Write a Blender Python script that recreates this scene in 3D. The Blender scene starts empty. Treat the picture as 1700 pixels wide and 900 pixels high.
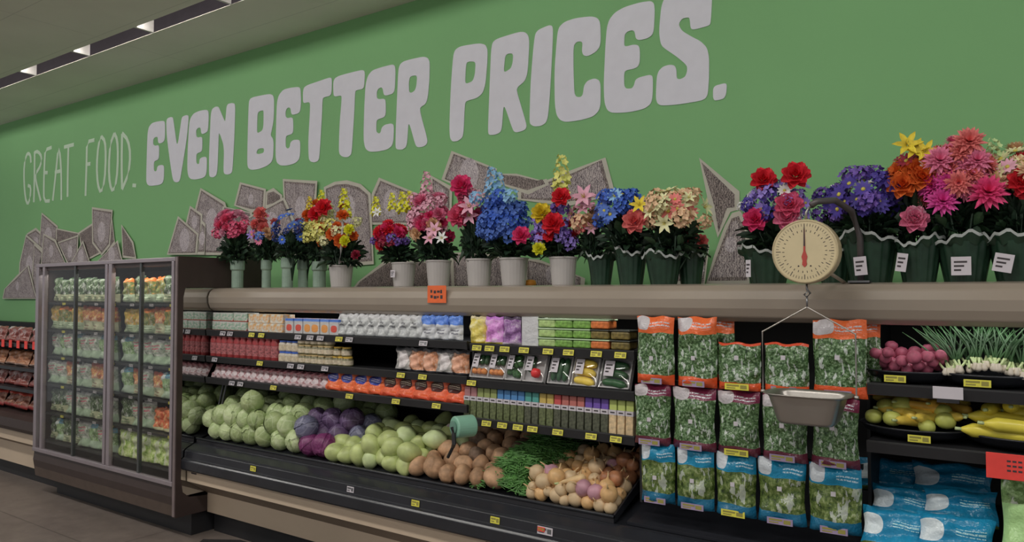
import bpy, bmesh, math, random
from mathutils import Vector, Matrix, Euler
S = bpy.context.scene
COL = S.collection
PI = math.pi
# ------------------------------------------------------------------ camera
F = 1240.0; CX = 850.0; CY = 450.0; EYE = 1.72
YAW = math.atan(1240 / 1785.0); PIT = math.atan(39 / 1240.0)
FW = (-math.sin(YAW) * math.cos(PIT), math.cos(YAW) * math.cos(PIT), math.sin(PIT))
RT = (math.cos(YAW), math.sin(YAW), 0.0)
UP = (math.sin(YAW) * math.sin(PIT), -math.cos(YAW) * math.sin(PIT), math.cos(PIT))
cam_d = bpy.data.cameras.new('camera'); cam = bpy.data.objects.new('camera', cam_d); COL.objects.link(cam)
cam_d.sensor_width = 36; cam_d.sensor_fit = 'HORIZONTAL'; cam_d.lens = F * 36 / 1700
cam_d.clip_start = 0.05
cam.matrix_world = Matrix(((RT[0], UP[0], -FW[0], 0), (RT[1], UP[1], -FW[1], 0), (RT[2], UP[2], -FW[2], EYE), (0, 0, 0, 1)))
S.camera = cam
# ------------------------------------------------------------------ world, lamps, exposure
S.view_settings.view_transform = 'Standard'; S.view_settings.look = 'None'
S.view_settings.gamma = 1; S.view_settings.use_curve_mapping = False
S.view_settings.exposure = -0.55
W = bpy.data.worlds.new('world'); S.world = W; W.use_nodes = True
W.node_tree.nodes['Background'].inputs[0].default_value = (0.95, 0.97, 1.0, 1)
W.node_tree.nodes['Background'].inputs[1].default_value = 0.46
def area(name, loc, rot, sx, sy, power, col=(1, 0.97, 0.92)):
    l = bpy.data.lights.new(name, 'AREA'); l.shape = 'RECTANGLE'; l.size = sx; l.size_y = sy; l.energy = power; l.color = col
    o = bpy.data.objects.new(name, l); COL.objects.link(o); o.location = loc; o.rotation_euler = rot
    return o
AISLE = [(-8.9, 0.9), (-5.3, 0.9), (-1.7, 0.9), (1.9, 0.9), (-6.4, -2.2), (-1.4, -2.2)]
for lx, ly in AISLE:
    area('aisle_lamp_light', (lx, ly, 3.905), (0, 0, 0), 2.6, 0.30, 54)
for k in range(4):
    area('trough_light', (-9.9 + 3.4 * k, 3.182, 3.908), (math.radians(82), 0, 0), 3.3, 0.024, 9)
area('freezer_light', (-6.03, 3.02, 1.90), (math.radians(18), 0, 0), 2.0, 0.03, 3.0, (1.0, 0.97, 0.9))
area('case_light', (-2.3, 3.335, 1.655), (math.radians(-4), 0, 0), 4.9, 0.04, 6, (1, 1, 0.97))
# ------------------------------------------------------------------ helpers
def ray(px, py):
    a = (px - CX) / F; b = -(py - CY) / F
    return [FW[i] + a * RT[i] + b * UP[i] for i in range(3)]
def at(px, py, Y=None, X=None, Z=None):
    d = ray(px, py)
    t = Y / d[1] if Y is not None else X / d[0] if X is not None else (Z - EYE) / d[2]
    return Vector((d[0] * t, d[1] * t, EYE + d[2] * t))
def xat(px, Y): return at(px, 560, Y=Y).x
def mpp(px, Y):                                       # metres per pixel at that column and depth
    d = ray(px, 489); return Y / d[1] / F
def lin(c):
    return tuple(((v / 255) / 12.92 if v / 255 <= 0.04045 else ((v / 255 + 0.055) / 1.055) ** 2.4) for v in c)
def alb(c, k=0.46):                                   # colour as seen in the dim shop light -> surface colour
    l = lin(c); return tuple(min(0.9, v / k) for v in l) + (1,)
ORD = ['first', 'second', 'third', 'fourth', 'fifth', 'sixth', 'seventh', 'eighth', 'ninth', 'tenth', 'eleventh', 'twelfth', 'thirteenth', 'fourteenth', 'fifteenth', 'sixteenth', 'seventeenth', 'eighteenth', 'nineteenth', 'twentieth', 'twenty-first', 'twenty-second', 'twenty-third', 'twenty-fourth', 'twenty-fifth', 'twenty-sixth', 'twenty-seventh', 'twenty-eighth', 'twenty-ninth', 'thirtieth'] + ['thirty-' + q for q in ('first', 'second', 'third', 'fourth', 'fifth', 'sixth', 'seventh', 'eighth', 'ninth')] + ['fortieth'] + ['forty-' + q for q in ('first', 'second', 'third', 'fourth', 'fifth', 'sixth', 'seventh', 'eighth', 'ninth')]
class MB:
    def __init__(s): s.v = []; s.f = []; s.m = []; s.uv = {}
    def add(s, vs, fs, m=0):
        o = len(s.v); s.v += [tuple(v) for v in vs]
        for f in fs: s.f.append(tuple(i + o for i in f)); s.m.append(m)
        return s
    def box(s, x0, x1, y0, y1, z0, z1, m=0):
        return s.add([(x0, y0, z0), (x1, y0, z0), (x1, y1, z0), (x0, y1, z0), (x0, y0, z1), (x1, y0, z1), (x1, y1, z1), (x0, y1, z1)],
                     [(0, 3, 2, 1), (4, 5, 6, 7), (0, 1, 5, 4), (1, 2, 6, 5), (2, 3, 7, 6), (3, 0, 4, 7)], m)
    def prism_x(s, prof, x0, x1, m=0):                # closed profile in (y, z), extruded along x
        n = len(prof)
        vs = [(x0, y, z) for y, z in prof] + [(x1, y, z) for y, z in prof]
        fs = [(i, (i + 1) % n, n + (i + 1) % n, n + i) for i in range(n)] + [tuple(range(n))[::-1], tuple(range(n, 2 * n))]
        return s.add(vs, fs, m)
    def lathe(s, prof, n=20, cx=0, cy=0, m=0, sx=1, sy=1, cap=True):
        vs = []; fs = []
        for r, z in prof:
            for k in range(n): a = 2 * PI * k / n; vs.append((cx + r * math.cos(a) * sx, cy + r * math.sin(a) * sy, z))
        for i in range(len(prof) - 1):
            for k in range(n): fs.append((i * n + k, i * n + (k + 1) % n, (i + 1) * n + (k + 1) % n, (i + 1) * n + k))
        if cap:
            fs.append(tuple(range(n))[::-1]); fs.append(tuple((len(prof) - 1) * n + k for k in range(n)))
        return s.add(vs, fs, m)
    def tube(s, pts, r, n=8, m=0, taper=None):
        pts = [Vector(p) for p in pts]; vs = []; fs = []
        for i, p in enumerate(pts):
            t = (pts[min(i + 1, len(pts) - 1)] - pts[max(i - 1, 0)]).normalized()
            u = t.cross(Vector((0, 0, 1)) if abs(t.z) < 0.9 else Vector((1, 0, 0))).normalized(); w = t.cross(u)
            rr = r if taper is None else r * taper[i]
            for k in range(n): a = 2 * PI * k / n; vs.append(p + (u * math.cos(a) + w * math.sin(a)) * rr)
        for i in range(len(pts) - 1):
            for k in range(n): fs.append((i * n + k, i * n + (k + 1) % n, (i + 1) * n + (k + 1) % n, (i + 1) * n + k))
        fs.append(tuple(range(n))[::-1]); fs.append(tuple((len(pts) - 1) * n + k for k in range(n)))
        return s.add(vs, fs, m)
    def grid(s, fn, nu, nv, m=0, uvs=True):
        o = len(s.v); base = []
        for j in range(nv + 1):
            for i in range(nu + 1):
                u = i / nu; v = j / nv; base.append(tuple(fn(u, v))); s.uv[o + len(base) - 1] = (u, v)
        fs = [(j * (nu + 1) + i, j * (nu + 1) + i + 1, (j + 1) * (nu + 1) + i + 1, (j + 1) * (nu + 1) + i) for j in range(nv) for i in range(nu)]
        return s.add(base, fs, m)
    def mesh(s, name, mats, smooth=False):
        me = bpy.data.meshes.new(name); me.from_pydata(s.v, [], s.f); 
        for mt in (mats if isinstance(mats, (list, tuple)) else [mats]): me.materials.append(mt)
        me.polygons.foreach_set('material_index', s.m)
        if smooth: me.polygons.foreach_set('use_smooth', [True] * len(s.f))
        if s.uv:
            ul = me.uv_layers.new(name='UVMap')
            for l in me.loops: ul.data[l.index].uv = s.uv.get(l.vertex_index, (0.5, 0.5))
        me.update(); return me
    def ob(s, name, mats, parent=None, smooth=False, bevel=0, loc=None):
        return link(name, s.mesh(name, mats, smooth), parent, bevel, loc)
def link(name, me, parent=None, bevel=0, loc=None):
    o = bpy.data.objects.new(name, me); COL.objects.link(o)
    if parent: o.parent = parent
    if loc is not None: o.location = loc
    if bevel:
        b = o.modifiers.new('bevel', 'BEVEL'); b.width = bevel; b.segments = 2; b.limit_method = 'ANGLE'
    return o
def tag(o, label=None, cat=None, group=None, kind=None):
    if label: o['label'] = label
    if cat: o['category'] = cat
    if group: o['group'] = group
    if kind: o['kind'] = kind
    return o
def thing(name, label, cat, loc=(0, 0, 0), rz=0, group=None):
    o = bpy.data.objects.new(name, None); COL.objects.link(o); o.empty_display_size = 0.05
    o.location = loc; o.rotation_euler = (0, 0, rz); return tag(o, label, cat, group)
def struct(o): o['kind'] = 'structure'; return o
KIDS = {}
def copy_tree(o, parent=None):
    c = o.copy(); COL.objects.link(c)
    if parent: c.parent = parent
    for ch in kids(o): copy_tree(ch, c)
    return c
def kids(o): return [x for x in o.children]
USED = set()
def place(proto, loc, label, rz=None, group=None, rot=None, scale=None):   # the first placing moves the prototype itself
    if proto.name in USED: o = copy_tree(proto)
    else: o = proto; USED.add(proto.name)
    o.location = loc
    if rot is not None: o.rotation_euler = rot
    elif rz is not None: o.rotation_euler = (0, 0, rz)
    if scale is not None: o.scale = scale if isinstance(scale, (tuple, list)) else (scale,) * 3
    o['label'] = label
    if group: o['group'] = group
    return o
# ------------------------------------------------------------------ materials
class N:
    def __init__(s, name):
        s.m = bpy.data.materials.new(name); s.m.use_nodes = True; s.t = s.m.node_tree; s.b = s.t.nodes['Principled BSDF']
    def n(s, typ, **kw):
        x = s.t.nodes.new(typ)
        for k, v in kw.items(): setattr(x, k, v)
        return x
    def l(s, a, b): s.t.links.new(a, b)
    def math(s, op, a, b=None, c=None):
        x = s.n('ShaderNodeMath', operation=op)
        for i, q in enumerate((a, b, c)):
            if q is None: continue
            if isinstance(q, (int, float)): x.inputs[i].default_value = q
            else: s.l(q, x.inputs[i])
        return x.outputs[0]
    def mix(s, f, a, b):
        x = s.n('ShaderNodeMix', data_type='RGBA')
        if isinstance(f, (int, float)): x.inputs[0].default_value = f
        else: s.l(f, x.inputs[0])
        for i, q in ((6, a), (7, b)):
            if isinstance(q, tuple): x.inputs[i].default_value = q
            else: s.l(q, x.inputs[i])
        return x.outputs[2]
    def ramp(s, f, stops, interp='LINEAR'):
        x = s.n('ShaderNodeValToRGB'); s.l(f, x.inputs[0]); x.color_ramp.interpolation = interp
        e = x.color_ramp.elements
        while len(e) < len(stops): e.new(0.5)
        for i, (p, c) in enumerate(stops): e[i].position = p; e[i].color = c
        return x.outputs[0]
    def noise(s, scale, detail=3, rough=0.5, src='Object', vec=None):
        x = s.n('ShaderNodeTexNoise'); x.inputs['Scale'].default_value = scale; x.inputs['Detail'].default_value = detail; x.inputs['Roughness'].default_value = rough
        s.l(vec if vec is not None else s.tc().outputs[src], x.inputs['Vector']); return x.outputs['Fac']
    def tc(s):
        if not hasattr(s, '_tc'): s._tc = s.n('ShaderNodeTexCoord')
        return s._tc
    def bump(s, h, strength=0.3, dist=0.01):
        x = s.n('ShaderNodeBump'); x.inputs['Strength'].default_value = strength; x.inputs['Distance'].default_value = dist
        s.l(h, x.inputs['Height']); s.l(x.outputs[0], s.b.inputs['Normal'])
def mat(name, c, rough=0.6, metal=0, var=0.12, scale=12, bump=0, emit=0, k=0.46, raw=False, spec=None):
    a = N(name); col = c if raw else alb(c, k)
    a.b.inputs['Roughness'].default_value = rough; a.b.inputs['Metallic'].default_value = metal
    if spec is not None: a.b.inputs['Specular IOR Level'].default_value = spec
    nz = a.noise(scale, 4)
    lo = tuple(v * (1 - var) for v in col[:3]) + (1,); hi = tuple(min(1, v * (1 + var)) for v in col[:3]) + (1,)
    a.l(a.ramp(nz, [(0.3, lo), (0.7, hi)]), a.b.inputs['Base Color'])
    if bump: a.bump(nz, bump, 0.01)
    if emit:
        a.b.inputs['Emission Color'].default_value = col; a.b.inputs['Emission Strength'].default_value = emit
    return a.m
def mat_glass(name, tint=(1, 1, 1, 1), refl=0.08):
    a = N(name); out = a.t.nodes['Material Output']
    tr = a.n('ShaderNodeBsdfTransparent'); tr.inputs[0].default_value = tint
    gl = a.n('ShaderNodeBsdfGlossy'); gl.inputs['Roughness'].default_value = 0.05
    lw = a.n('ShaderNodeLayerWeight'); lw.inputs[0].default_value = 0.5
    fr = a.math('ADD', 0.035, a.math('MULTIPLY', a.math('POWER', lw.outputs['Facing'], 4.0), 0.55))
    mx = a.n('ShaderNodeMixShader'); a.l(a.math('MULTIPLY', fr, refl / 0.08), mx.inputs[0]); a.l(tr.outputs[0], mx.inputs[1]); a.l(gl.outputs[0], mx.inputs[2]); a.l(mx.outputs[0], out.inputs[0])
    return a.m
def mat_print(name, top, mids, bot, vt=0.78, vb=0.14, logo=None, text=None, ms=70, gloss=0.28, painted_glint=0.0, distort=0.03, k=0.40, lg=(0.2, 0.87, 0.2, 0.12), tx=(0.45, 0.92, 0.83, 0.92)):
    """printed film or carton: bottom band, patterned window, top band, a pale logo patch and lines of small print"""
    a = N(name); a.b.inputs['Roughness'].default_value = gloss
    uv = a.n('ShaderNodeSeparateXYZ'); a.l(a.tc().outputs['UV'], uv.inputs[0]); u, v = uv.outputs[0], uv.outputs[1]
    w = a.noise(14, 3)
    vv = a.math('ADD', v, a.math('MULTIPLY', a.math('SUBTRACT', w, 0.5), distort * 2))
    nz = a.noise(ms, 6, 0.72)
    st = [(0.34 + 0.32 * i / max(1, len(mids) - 1), alb(c, k)) for i, c in enumerate(mids)]
    c = a.ramp(nz, st) if len(mids) > 1 else a.mix(nz, alb(mids[0], k), tuple(x * 0.7 for x in alb(mids[0], k)[:3]) + (1,))
    if painted_glint:  # pale streaks painted into the colour as highlights on plastic film
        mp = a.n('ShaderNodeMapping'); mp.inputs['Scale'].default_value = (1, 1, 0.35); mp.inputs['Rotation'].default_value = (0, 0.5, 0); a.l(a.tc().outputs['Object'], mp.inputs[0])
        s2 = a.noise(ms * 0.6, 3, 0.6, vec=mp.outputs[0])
        c = a.mix(a.math('MULTIPLY', a.math('GREATER_THAN', s2, 0.59), painted_glint), c, alb((170, 180, 175), k))
    if vt < 1: c = a.mix(a.math('GREATER_THAN', vv, vt), c, alb(top, k))
    if vb > 0: c = a.mix(a.math('LESS_THAN', vv, vb), c, alb(bot, k))
    if logo:
        cx, cy, rx, ry = lg
        e = a.math('ADD', a.math('POWER', a.math('ABSOLUTE', a.math('DIVIDE', a.math('SUBTRACT', u, cx), rx)), 2.6), a.math('POWER', a.math('ABSOLUTE', a.math('DIVIDE', a.math('SUBTRACT', v, cy), ry)), 2.6))
        c = a.mix(a.math('LESS_THAN', e, 1.0), c, alb(logo, k))
    if text:
        u0, u1, v0, v1 = tx
        box = a.math('MULTIPLY', a.math('MULTIPLY', a.math('GREATER_THAN', u, u0), a.math('LESS_THAN', u, u1)), a.math('MULTIPLY', a.math('GREATER_THAN', v, v0), a.math('LESS_THAN', v, v1)))
        ln = a.math('GREATER_THAN', a.math('SINE', a.math('MULTIPLY', v, 2 * PI / ((v1 - v0) / 2.0))), 0.0)
        lv = a.n('ShaderNodeCombineXYZ'); a.l(a.math('MULTIPLY', u, 26), lv.inputs[0]); a.l(a.math('MULTIPLY', v, 34), lv.inputs[1])
        lt = a.math('GREATER_THAN', a.noise(1.6, 1, 0.4, vec=lv.outputs[0]), 0.44)
        c = a.mix(a.math('MULTIPLY', a.math('MULTIPLY', box, ln), lt), c, alb(text, k))
    a.l(c, a.b.inputs['Base Color'])
    a.bump(a.noise(22, 3, 0.6), 0.55, 0.02)
    return a.m
M = {}
M['black'] = mat('black_metal', (26, 26, 28), 0.45, var=0.1)
M['blackg'] = mat('black_plastic_satin', (28, 29, 33), 0.24, var=0.12, scale=6)
M['dark_in'] = mat('case_interior_black', (17, 17, 19), 0.7)
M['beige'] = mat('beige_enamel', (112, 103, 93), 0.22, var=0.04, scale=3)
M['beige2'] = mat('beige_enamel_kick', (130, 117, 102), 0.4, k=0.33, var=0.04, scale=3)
M['beigeshade'] = mat('beige_enamel_shaded', (100, 88, 76), 0.5, var=0.05)  # darker copy of the beige; shade under the fascia put into the colour
M['brown'] = mat('dark_brown_enamel', (46, 37, 35), 0.42, var=0.08)
M['frame'] = mat('brushed_aluminium', (120, 112, 116), 0.38, 0.5, var=0.06)
M['greysteel'] = mat('grey_steel', (95, 95, 97), 0.35, 0.8, var=0.08)
M['steel'] = mat('stainless_steel', (126, 122, 118), 0.38, 0.9, var=0.08, scale=5)
M['white'] = mat('white_plastic', (142, 140, 140), 0.45, var=0.03)
M['paper'] = mat('white_paper', (150, 145, 150), 0.7, var=0.03)
M['yellow'] = mat('yellow_tag_card', (165, 160, 60), 0.6, var=0.08, scale=90)
M['orange_tag'] = mat('orange_tag_card', (190, 78, 40), 0.6)
M['red_tag'] = mat('red_tag_card', (190, 50, 45), 0.6)
M['tagink'] = mat('tag_print', (112, 106, 52), 0.7)
M['ink'] = mat('printed_ink', (45, 40, 42), 0.7)
M['glass'] = mat_glass('door_glass', (0.95, 0.95, 0.93, 1))
M['film'] = mat_glass('plastic_film', (0.97, 0.97, 0.97, 1), 0.14)
M['mint'] = mat('mint_plastic', (98, 135, 118), 0.35, var=0.05)
M['text'] = mat('wall_lettering_white', (150, 149, 158), 0.75, var=0.02, k=0.37)
M['text2'] = mat('wall_lettering_pale', (136, 150, 134), 0.75, var=0.02, k=0.37)
M['mirror'] = mat('mirror_panel', (0.62, 0.63, 0.62, 1), 0.03, 1.0, var=0.02, raw=True)
# ------------------------------------------------------------------ structure
def floor_mat():
    a = N('polished_concrete'); a.b.inputs['Roughness'].default_value = 0.34
    n1 = a.noise(0.9, 6, 0.6); n2 = a.noise(9, 5, 0.6)
    c = a.ramp(n1, [(0.35, alb((78, 70, 66))), (0.55, alb((93, 84, 79))), (0.7, alb((104, 96, 90)))])
    c = a.mix(0.25, c, a.ramp(n2, [(0.35, alb((56, 50, 46))), (0.65, alb((95, 88, 80)))]))
    w = a.n('ShaderNodeTexBrick'); w.offset = 0; a.l(a.tc().outputs['Object'], w.inputs['Vector'])
    w.inputs['Scale'].default_value = 1; w.inputs['Brick Width'].default_value = 2.6; w.inputs['Row Height'].default_value = 2.6; w.inputs['Mortar Size'].default_value = 0.006
    c = a.mix(a.math('MULTIPLY', w.outputs['Fac'], 0.5), c, alb((40, 36, 33)))
    a.l(c, a.b.inputs['Base Color']); return a.m
def ceil_mat():
    a = N('ceiling_panels'); a.b.inputs['Roughness'].default_value = 0.8
    w = a.n('ShaderNodeTexBrick'); w.offset = 0; a.l(a.tc().outputs['Object'], w.inputs['Vector'])
    w.inputs['Scale'].default_value = 1; w.inputs['Brick Width'].default_value = 3.2; w.inputs['Row Height'].default_value = 0.62; w.inputs['Mortar Size'].default_value = 0.004
    n1 = a.noise(1.2, 4)
    c = a.ramp(n1, [(0.3, alb((98, 97, 90), 0.165)), (0.7, alb((103, 102, 95), 0.165))])
    c = a.mix(a.math('MULTIPLY', w.outputs['Fac'], 0.35), c, alb((70, 69, 64), 0.165))
    a.l(c, a.b.inputs['Base Color']); return a.m
XL, XR = -13.0, 4.0
YW = 4.05; ZC = 3.88
struct(MB().box(XL, XR, -4.5, YW + 0.2, -0.1, 0).ob('floor', floor_mat()))
struct(MB().box(XL, XR, YW, YW + 0.15, 0, ZC + 0.4).ob('wall_back', mat('green_wall_paint', (88, 126, 84), 0.7, var=0.03, scale=0.8, k=0.40)))
cm = ceil_mat()
c = MB().box(XL, XR, 1.12, 3.165, ZC, ZC + 0.06).box(XL, XR, -2.0, 0.68, ZC, ZC + 0.06).box(XL, XR, -4.5, -2.4, ZC, ZC + 0.06).box(XL, XR, 3.325, YW, ZC, ZC + 0.003)
struct(c.ob('ceiling', cm))
M['slot'] = mat('slot_grey_steel', (88, 82, 88), 0.6, 0.0, var=0.05, k=0.7)
M['baffle'] = mat('baffle_white', (150, 146, 142), 0.5)
c = MB().box(XL, XR, 3.86, 3.88, ZC + 0.008, ZC + 0.5).box(XL, XR, 3.15, 3.165, ZC + 0.06, ZC + 0.5).box(XL, XR, 3.15, 3.88, ZC + 0.5, ZC + 0.52)
struct(c.ob('trim_1', M['slot']))
tr = thing('lighting_trough', 'recessed ceiling light trough with white cross baffles running above the green wall', 'light', (0, 0, 0))
for k in range(12):
    x = -12.3 + 1.055 * k + 0.05
    MB().box(x - 0.012, x + 0.012, 3.168, 3.322, ZC + 0.002, ZC + 0.15).ob('baffle', M['baffle'], tr)
M['lamp'] = mat('lamp_diffuser', (1, 0.96, 0.9, 1), 0.5, emit=5, raw=True, var=0)
for i, (lx, ly) in enumerate(AISLE):
    t = thing('ceiling_light', f"long white ceiling light fixture over the aisle, {['near row, leftmost', 'near row, second from left', 'near row, third from left', 'near row, rightmost', 'far row, left', 'far row, right'][i]}", 'light', (lx, ly, ZC), group='aisle ceiling lights')
    MB().box(-1.4, 1.4, -0.21, 0.21, 0.07, 0.10).ob('housing', M['white'], t)
    MB().box(-1.33, 1.33, -0.155, 0.155, 0.03, 0.07).ob('diffuser', M['lamp'], t)
# ------------------------------------------------------------------ wall graphics
def curve_flat(name, polys, m, y, parent, ext=0.0015):
    cu = bpy.data.curves.new(name, 'CURVE'); cu.dimensions = '2D'; cu.fill_mode = 'BOTH'; cu.extrude = ext
    for p in polys:
        s = cu.splines.new('POLY'); s.points.add(len(p) - 1); s.use_cyclic_u = True
        for i, (x, z) in enumerate(p): s.points[i].co = (x, z, 0, 1)
    o = bpy.data.objects.new(name, cu); me = bpy.data.meshes.new_from_object(o); bpy.data.objects.remove(o)
    me.materials.append(m)
    r = link(name, me, parent); r.rotation_euler = (PI / 2, 0, 0); r.location = (0, y, 0); return r
def chaikin(p, n=1, q=0.25):
    for _ in range(n):
        o = []
        for i in range(len(p)):
            a, b = p[i], p[(i + 1) % len(p)]
            o += [(a[0] * (1 - q) + b[0] * q, a[1] * (1 - q) + b[1] * q), (a[0] * q + b[0] * (1 - q), a[1] * q + b[1] * (1 - q))]
        p = o
    return p
def onwall(p, ox, oy, sc):
    r = []
    for x, y in p:
        w = at(ox + x / sc, oy + y / sc, Y=YW); r.append((w.x, w.z))
    return r
LET = [
 ('E', 235, 160, 5.6235, [[(58,360),(70,290),(100,250),(150,235),(215,228),(223,260),(222,400),(205,430),(170,442),(158,430),(155,385),(145,378),(125,385),(112,405),(112,450),(130,462),(160,455),(168,480),(166,570),(155,595),(125,605),(118,630),(118,690),(130,702),(145,695),(150,660),(165,645),(200,640),(214,655),(212,770),(200,810),(170,828),(80,838),(55,820),(46,780)]]),
 ('V', 235, 160, 5.6235, [[(234,235),(245,205),(280,192),(296,200),(303,240),(325,400),(332,445),(342,440),(350,400),(375,220),(385,190),(420,175),(443,180),(440,240),(425,400),(395,590),(365,770),(355,795),(330,805),(305,795),(292,760),(262,560),(238,360)]]),
 ('E', 235, 160, 5.6235, [[(448,260),(460,205),(490,160),(545,135),(610,125),(628,140),(630,200),(624,320),(605,340),(570,355),(560,340),(556,300),(545,290),(525,300),(512,320),(515,375),(530,385),(560,378),(572,395),(570,500),(558,520),(525,530),(514,550),(515,620),(528,635),(542,628),(545,590),(560,572),(600,563),(614,580),(612,700),(600,745),(570,765),(500,778),(460,772),(440,745),(430,680),(435,480)]]),
 ('N', 235, 160, 5.6235, [[(650,170),(662,120),(690,98),(715,96),(728,110),(770,210),(783,240),(790,190),(797,95),(812,70),(850,62),(875,70),(878,130),(868,430),(852,690),(842,718),(810,732),(778,726),(768,700),(775,470),(735,350),(725,345),(722,420),(712,690),(700,740),(672,758),(640,752),(634,720),(634,550),(643,330)]]),
 ('B', 400, 110, 5.0, [[(68,300),(80,270),(110,255),(240,230),(268,240),(278,270),(276,440),(262,520),(248,575),(268,600),(275,640),(270,760),(255,800),(215,830),(150,855),(90,862),(62,845),(55,800),(60,560)],
   [(140,400),(150,378),(185,365),(192,380),(190,500),(180,535),(145,555),(136,545)], [(135,705),(150,685),(190,680),(196,695),(190,720),(150,730),(133,725)]]),
 ('E', 400, 110, 5.0, [[(302,300),(318,240),(355,195),(410,180),(480,172),(498,185),(502,300),(495,375),(475,395),(430,405),(420,390),(415,350),(400,342),(385,350),(372,380),(375,420),(390,432),(420,425),(436,435),(438,540),(425,565),(385,575),(374,595),(374,670),(390,685),(408,675),(415,630),(440,612),(480,610),(495,625),(494,730),(485,775),(455,805),(390,825),(330,825),(300,800),(290,740),(295,480)]]),
 ('T', 400, 110, 5.0, [[(518,210),(528,175),(560,155),(620,135),(735,95),(755,98),(758,130),(755,225),(740,248),(690,258),(680,280),(675,420),(655,750),(645,785),(615,800),(580,792),(565,765),(562,620),(575,400),(578,310),(565,298),(525,308),(518,290)]]),
 ('T', 550, 80, 4.739, [[(18,270),(30,238),(70,215),(240,172),(262,178),(267,210),(262,300),(250,322),(200,332),(190,345),(185,480),(165,800),(158,840),(130,860),(90,855),(68,835),(62,800),(68,600),(85,400),(82,372),(35,382),(20,372)]]),
 ('E', 550, 80, 4.739, [[(272,290),(290,220),(325,175),(400,150),(485,128),(503,140),(508,180),(503,330),(485,360),(430,375),(415,365),(408,320),(395,308),(370,322),(360,350),(362,395),(380,402),(415,398),(430,410),(432,520),(418,545),(370,560),(358,575),(356,655),(372,672),(390,668),(400,625),(425,602),(478,592),(495,608),(493,720),(480,770),(440,800),(360,815),(300,815),(270,790),(256,720),(262,480)]]),
 ('R', 550, 80, 4.739, [[(530,170),(545,125),(580,100),(720,67),(760,75),(778,110),(775,250),(762,390),(745,440),(700,468),(705,520),(760,720),(755,755),(730,775),(685,782),(665,765),(620,600),(608,600),(600,740),(590,780),(560,800),(520,798),(508,780),(510,650),(520,400)],
   [(612,270),(622,228),(640,218),(670,215),(678,230),(672,300),(660,335),(635,352),(615,348)]]),
 ('P', 740, 30, 4.284, [[(55,270),(70,225),(110,200),(240,180),(285,190),(300,230),(298,320),(285,470),(265,535),(225,570),(150,590),(138,610),(130,800),(122,850),(90,875),(50,880),(33,855),(28,780),(38,500)],
   [(145,360),(150,320),(165,310),(205,310),(215,325),(210,400),(195,450),(150,468),(140,455)]]),
 ('R', 740, 30, 4.284, [[(325,230),(335,175),(365,148),(520,100),(565,100),(590,125),(597,180),(585,390),(565,450),(505,498),(515,550),(578,760),(572,790),(545,805),(500,815),(480,800),(425,635),(412,632),(402,780),(390,815),(350,832),(310,832),(303,810),(308,650),(318,400)],
   [(420,320),(425,275),(440,255),(475,252),(482,270),(478,320),(465,360),(425,385),(415,375)]]),
 ('I', 740, 30, 4.284, [[(630,170),(640,110),(665,82),(735,52),(758,55),(765,80),(762,200),(745,520),(730,700),(715,745),(680,768),(630,772),(602,755),(598,720),(605,480),(618,300)]]),
 ('C', 900, 0, 4.284, [[(110,240),(125,190),(165,155),(240,130),(350,117),(395,128),(415,160),(420,280),(412,335),(385,370),(325,402),(295,395),(285,365),(290,305),(275,295),(245,300),(225,330),(225,480),(230,660),(245,690),(275,692),(292,675),(300,610),(325,575),(375,558),(405,570),(418,600),(418,740),(405,790),(365,830),(280,855),(170,870),(130,855),(105,820),(92,740),(90,500)]]),
 ('E', 900, 0, 4.284, [[(462,200),(480,140),(520,90),(590,50),(700,18),(775,8),(798,25),(803,80),(797,215),(785,250),(750,275),(690,288),(668,275),(660,225),(640,215),(605,228),(588,250),(585,325),(600,332),(650,318),(685,322),(697,350),(697,440),(685,475),(650,492),(600,500),(585,520),(585,610),(600,632),(640,630),(655,610),(665,570),(690,552),(765,533),(785,540),(790,570),(788,690),(775,740),(730,775),(620,800),(500,805),(465,785),(445,730),(440,600),(452,330)]]),
 ('S', 1060, 0, 4.7375, [[(180,60),(200,0),(230,-50),(300,-90),(420,-120),(560,-140),(580,-130),(582,-60),(575,100),(568,190),(550,205),(440,235),(412,228),(405,150),(395,138),(350,145),(325,175),(320,200),(345,245),(420,290),(490,325),(540,375),(557,450),(557,600),(548,740),(530,775),(490,795),(300,825),(180,832),(150,815),(138,770),(145,610),(160,560),(195,525),(245,510),(285,515),(300,545),(303,620),(330,625),(370,605),(385,560),(383,515),(300,445),(195,375),(175,340),(163,250)]]),
 ('.', 1060, 0, 4.7375, [[(588,700),(605,675),(680,655),(697,665),(692,740),(675,775),(635,788),(600,792),(588,770)]]),
]
wl = thing('wall_slogan', 'large bold rounded white words EVEN BETTER PRICES. painted on the green wall', 'wall lettering', (0, 0, 0))
for ch, ox, oy, sc, polys in LET:
    curve_flat('letter', [chaikin(onwall(p, ox, oy, sc), 2, 0.2) for p in polys], M['text'], YW - 0.003, wl)
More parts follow.
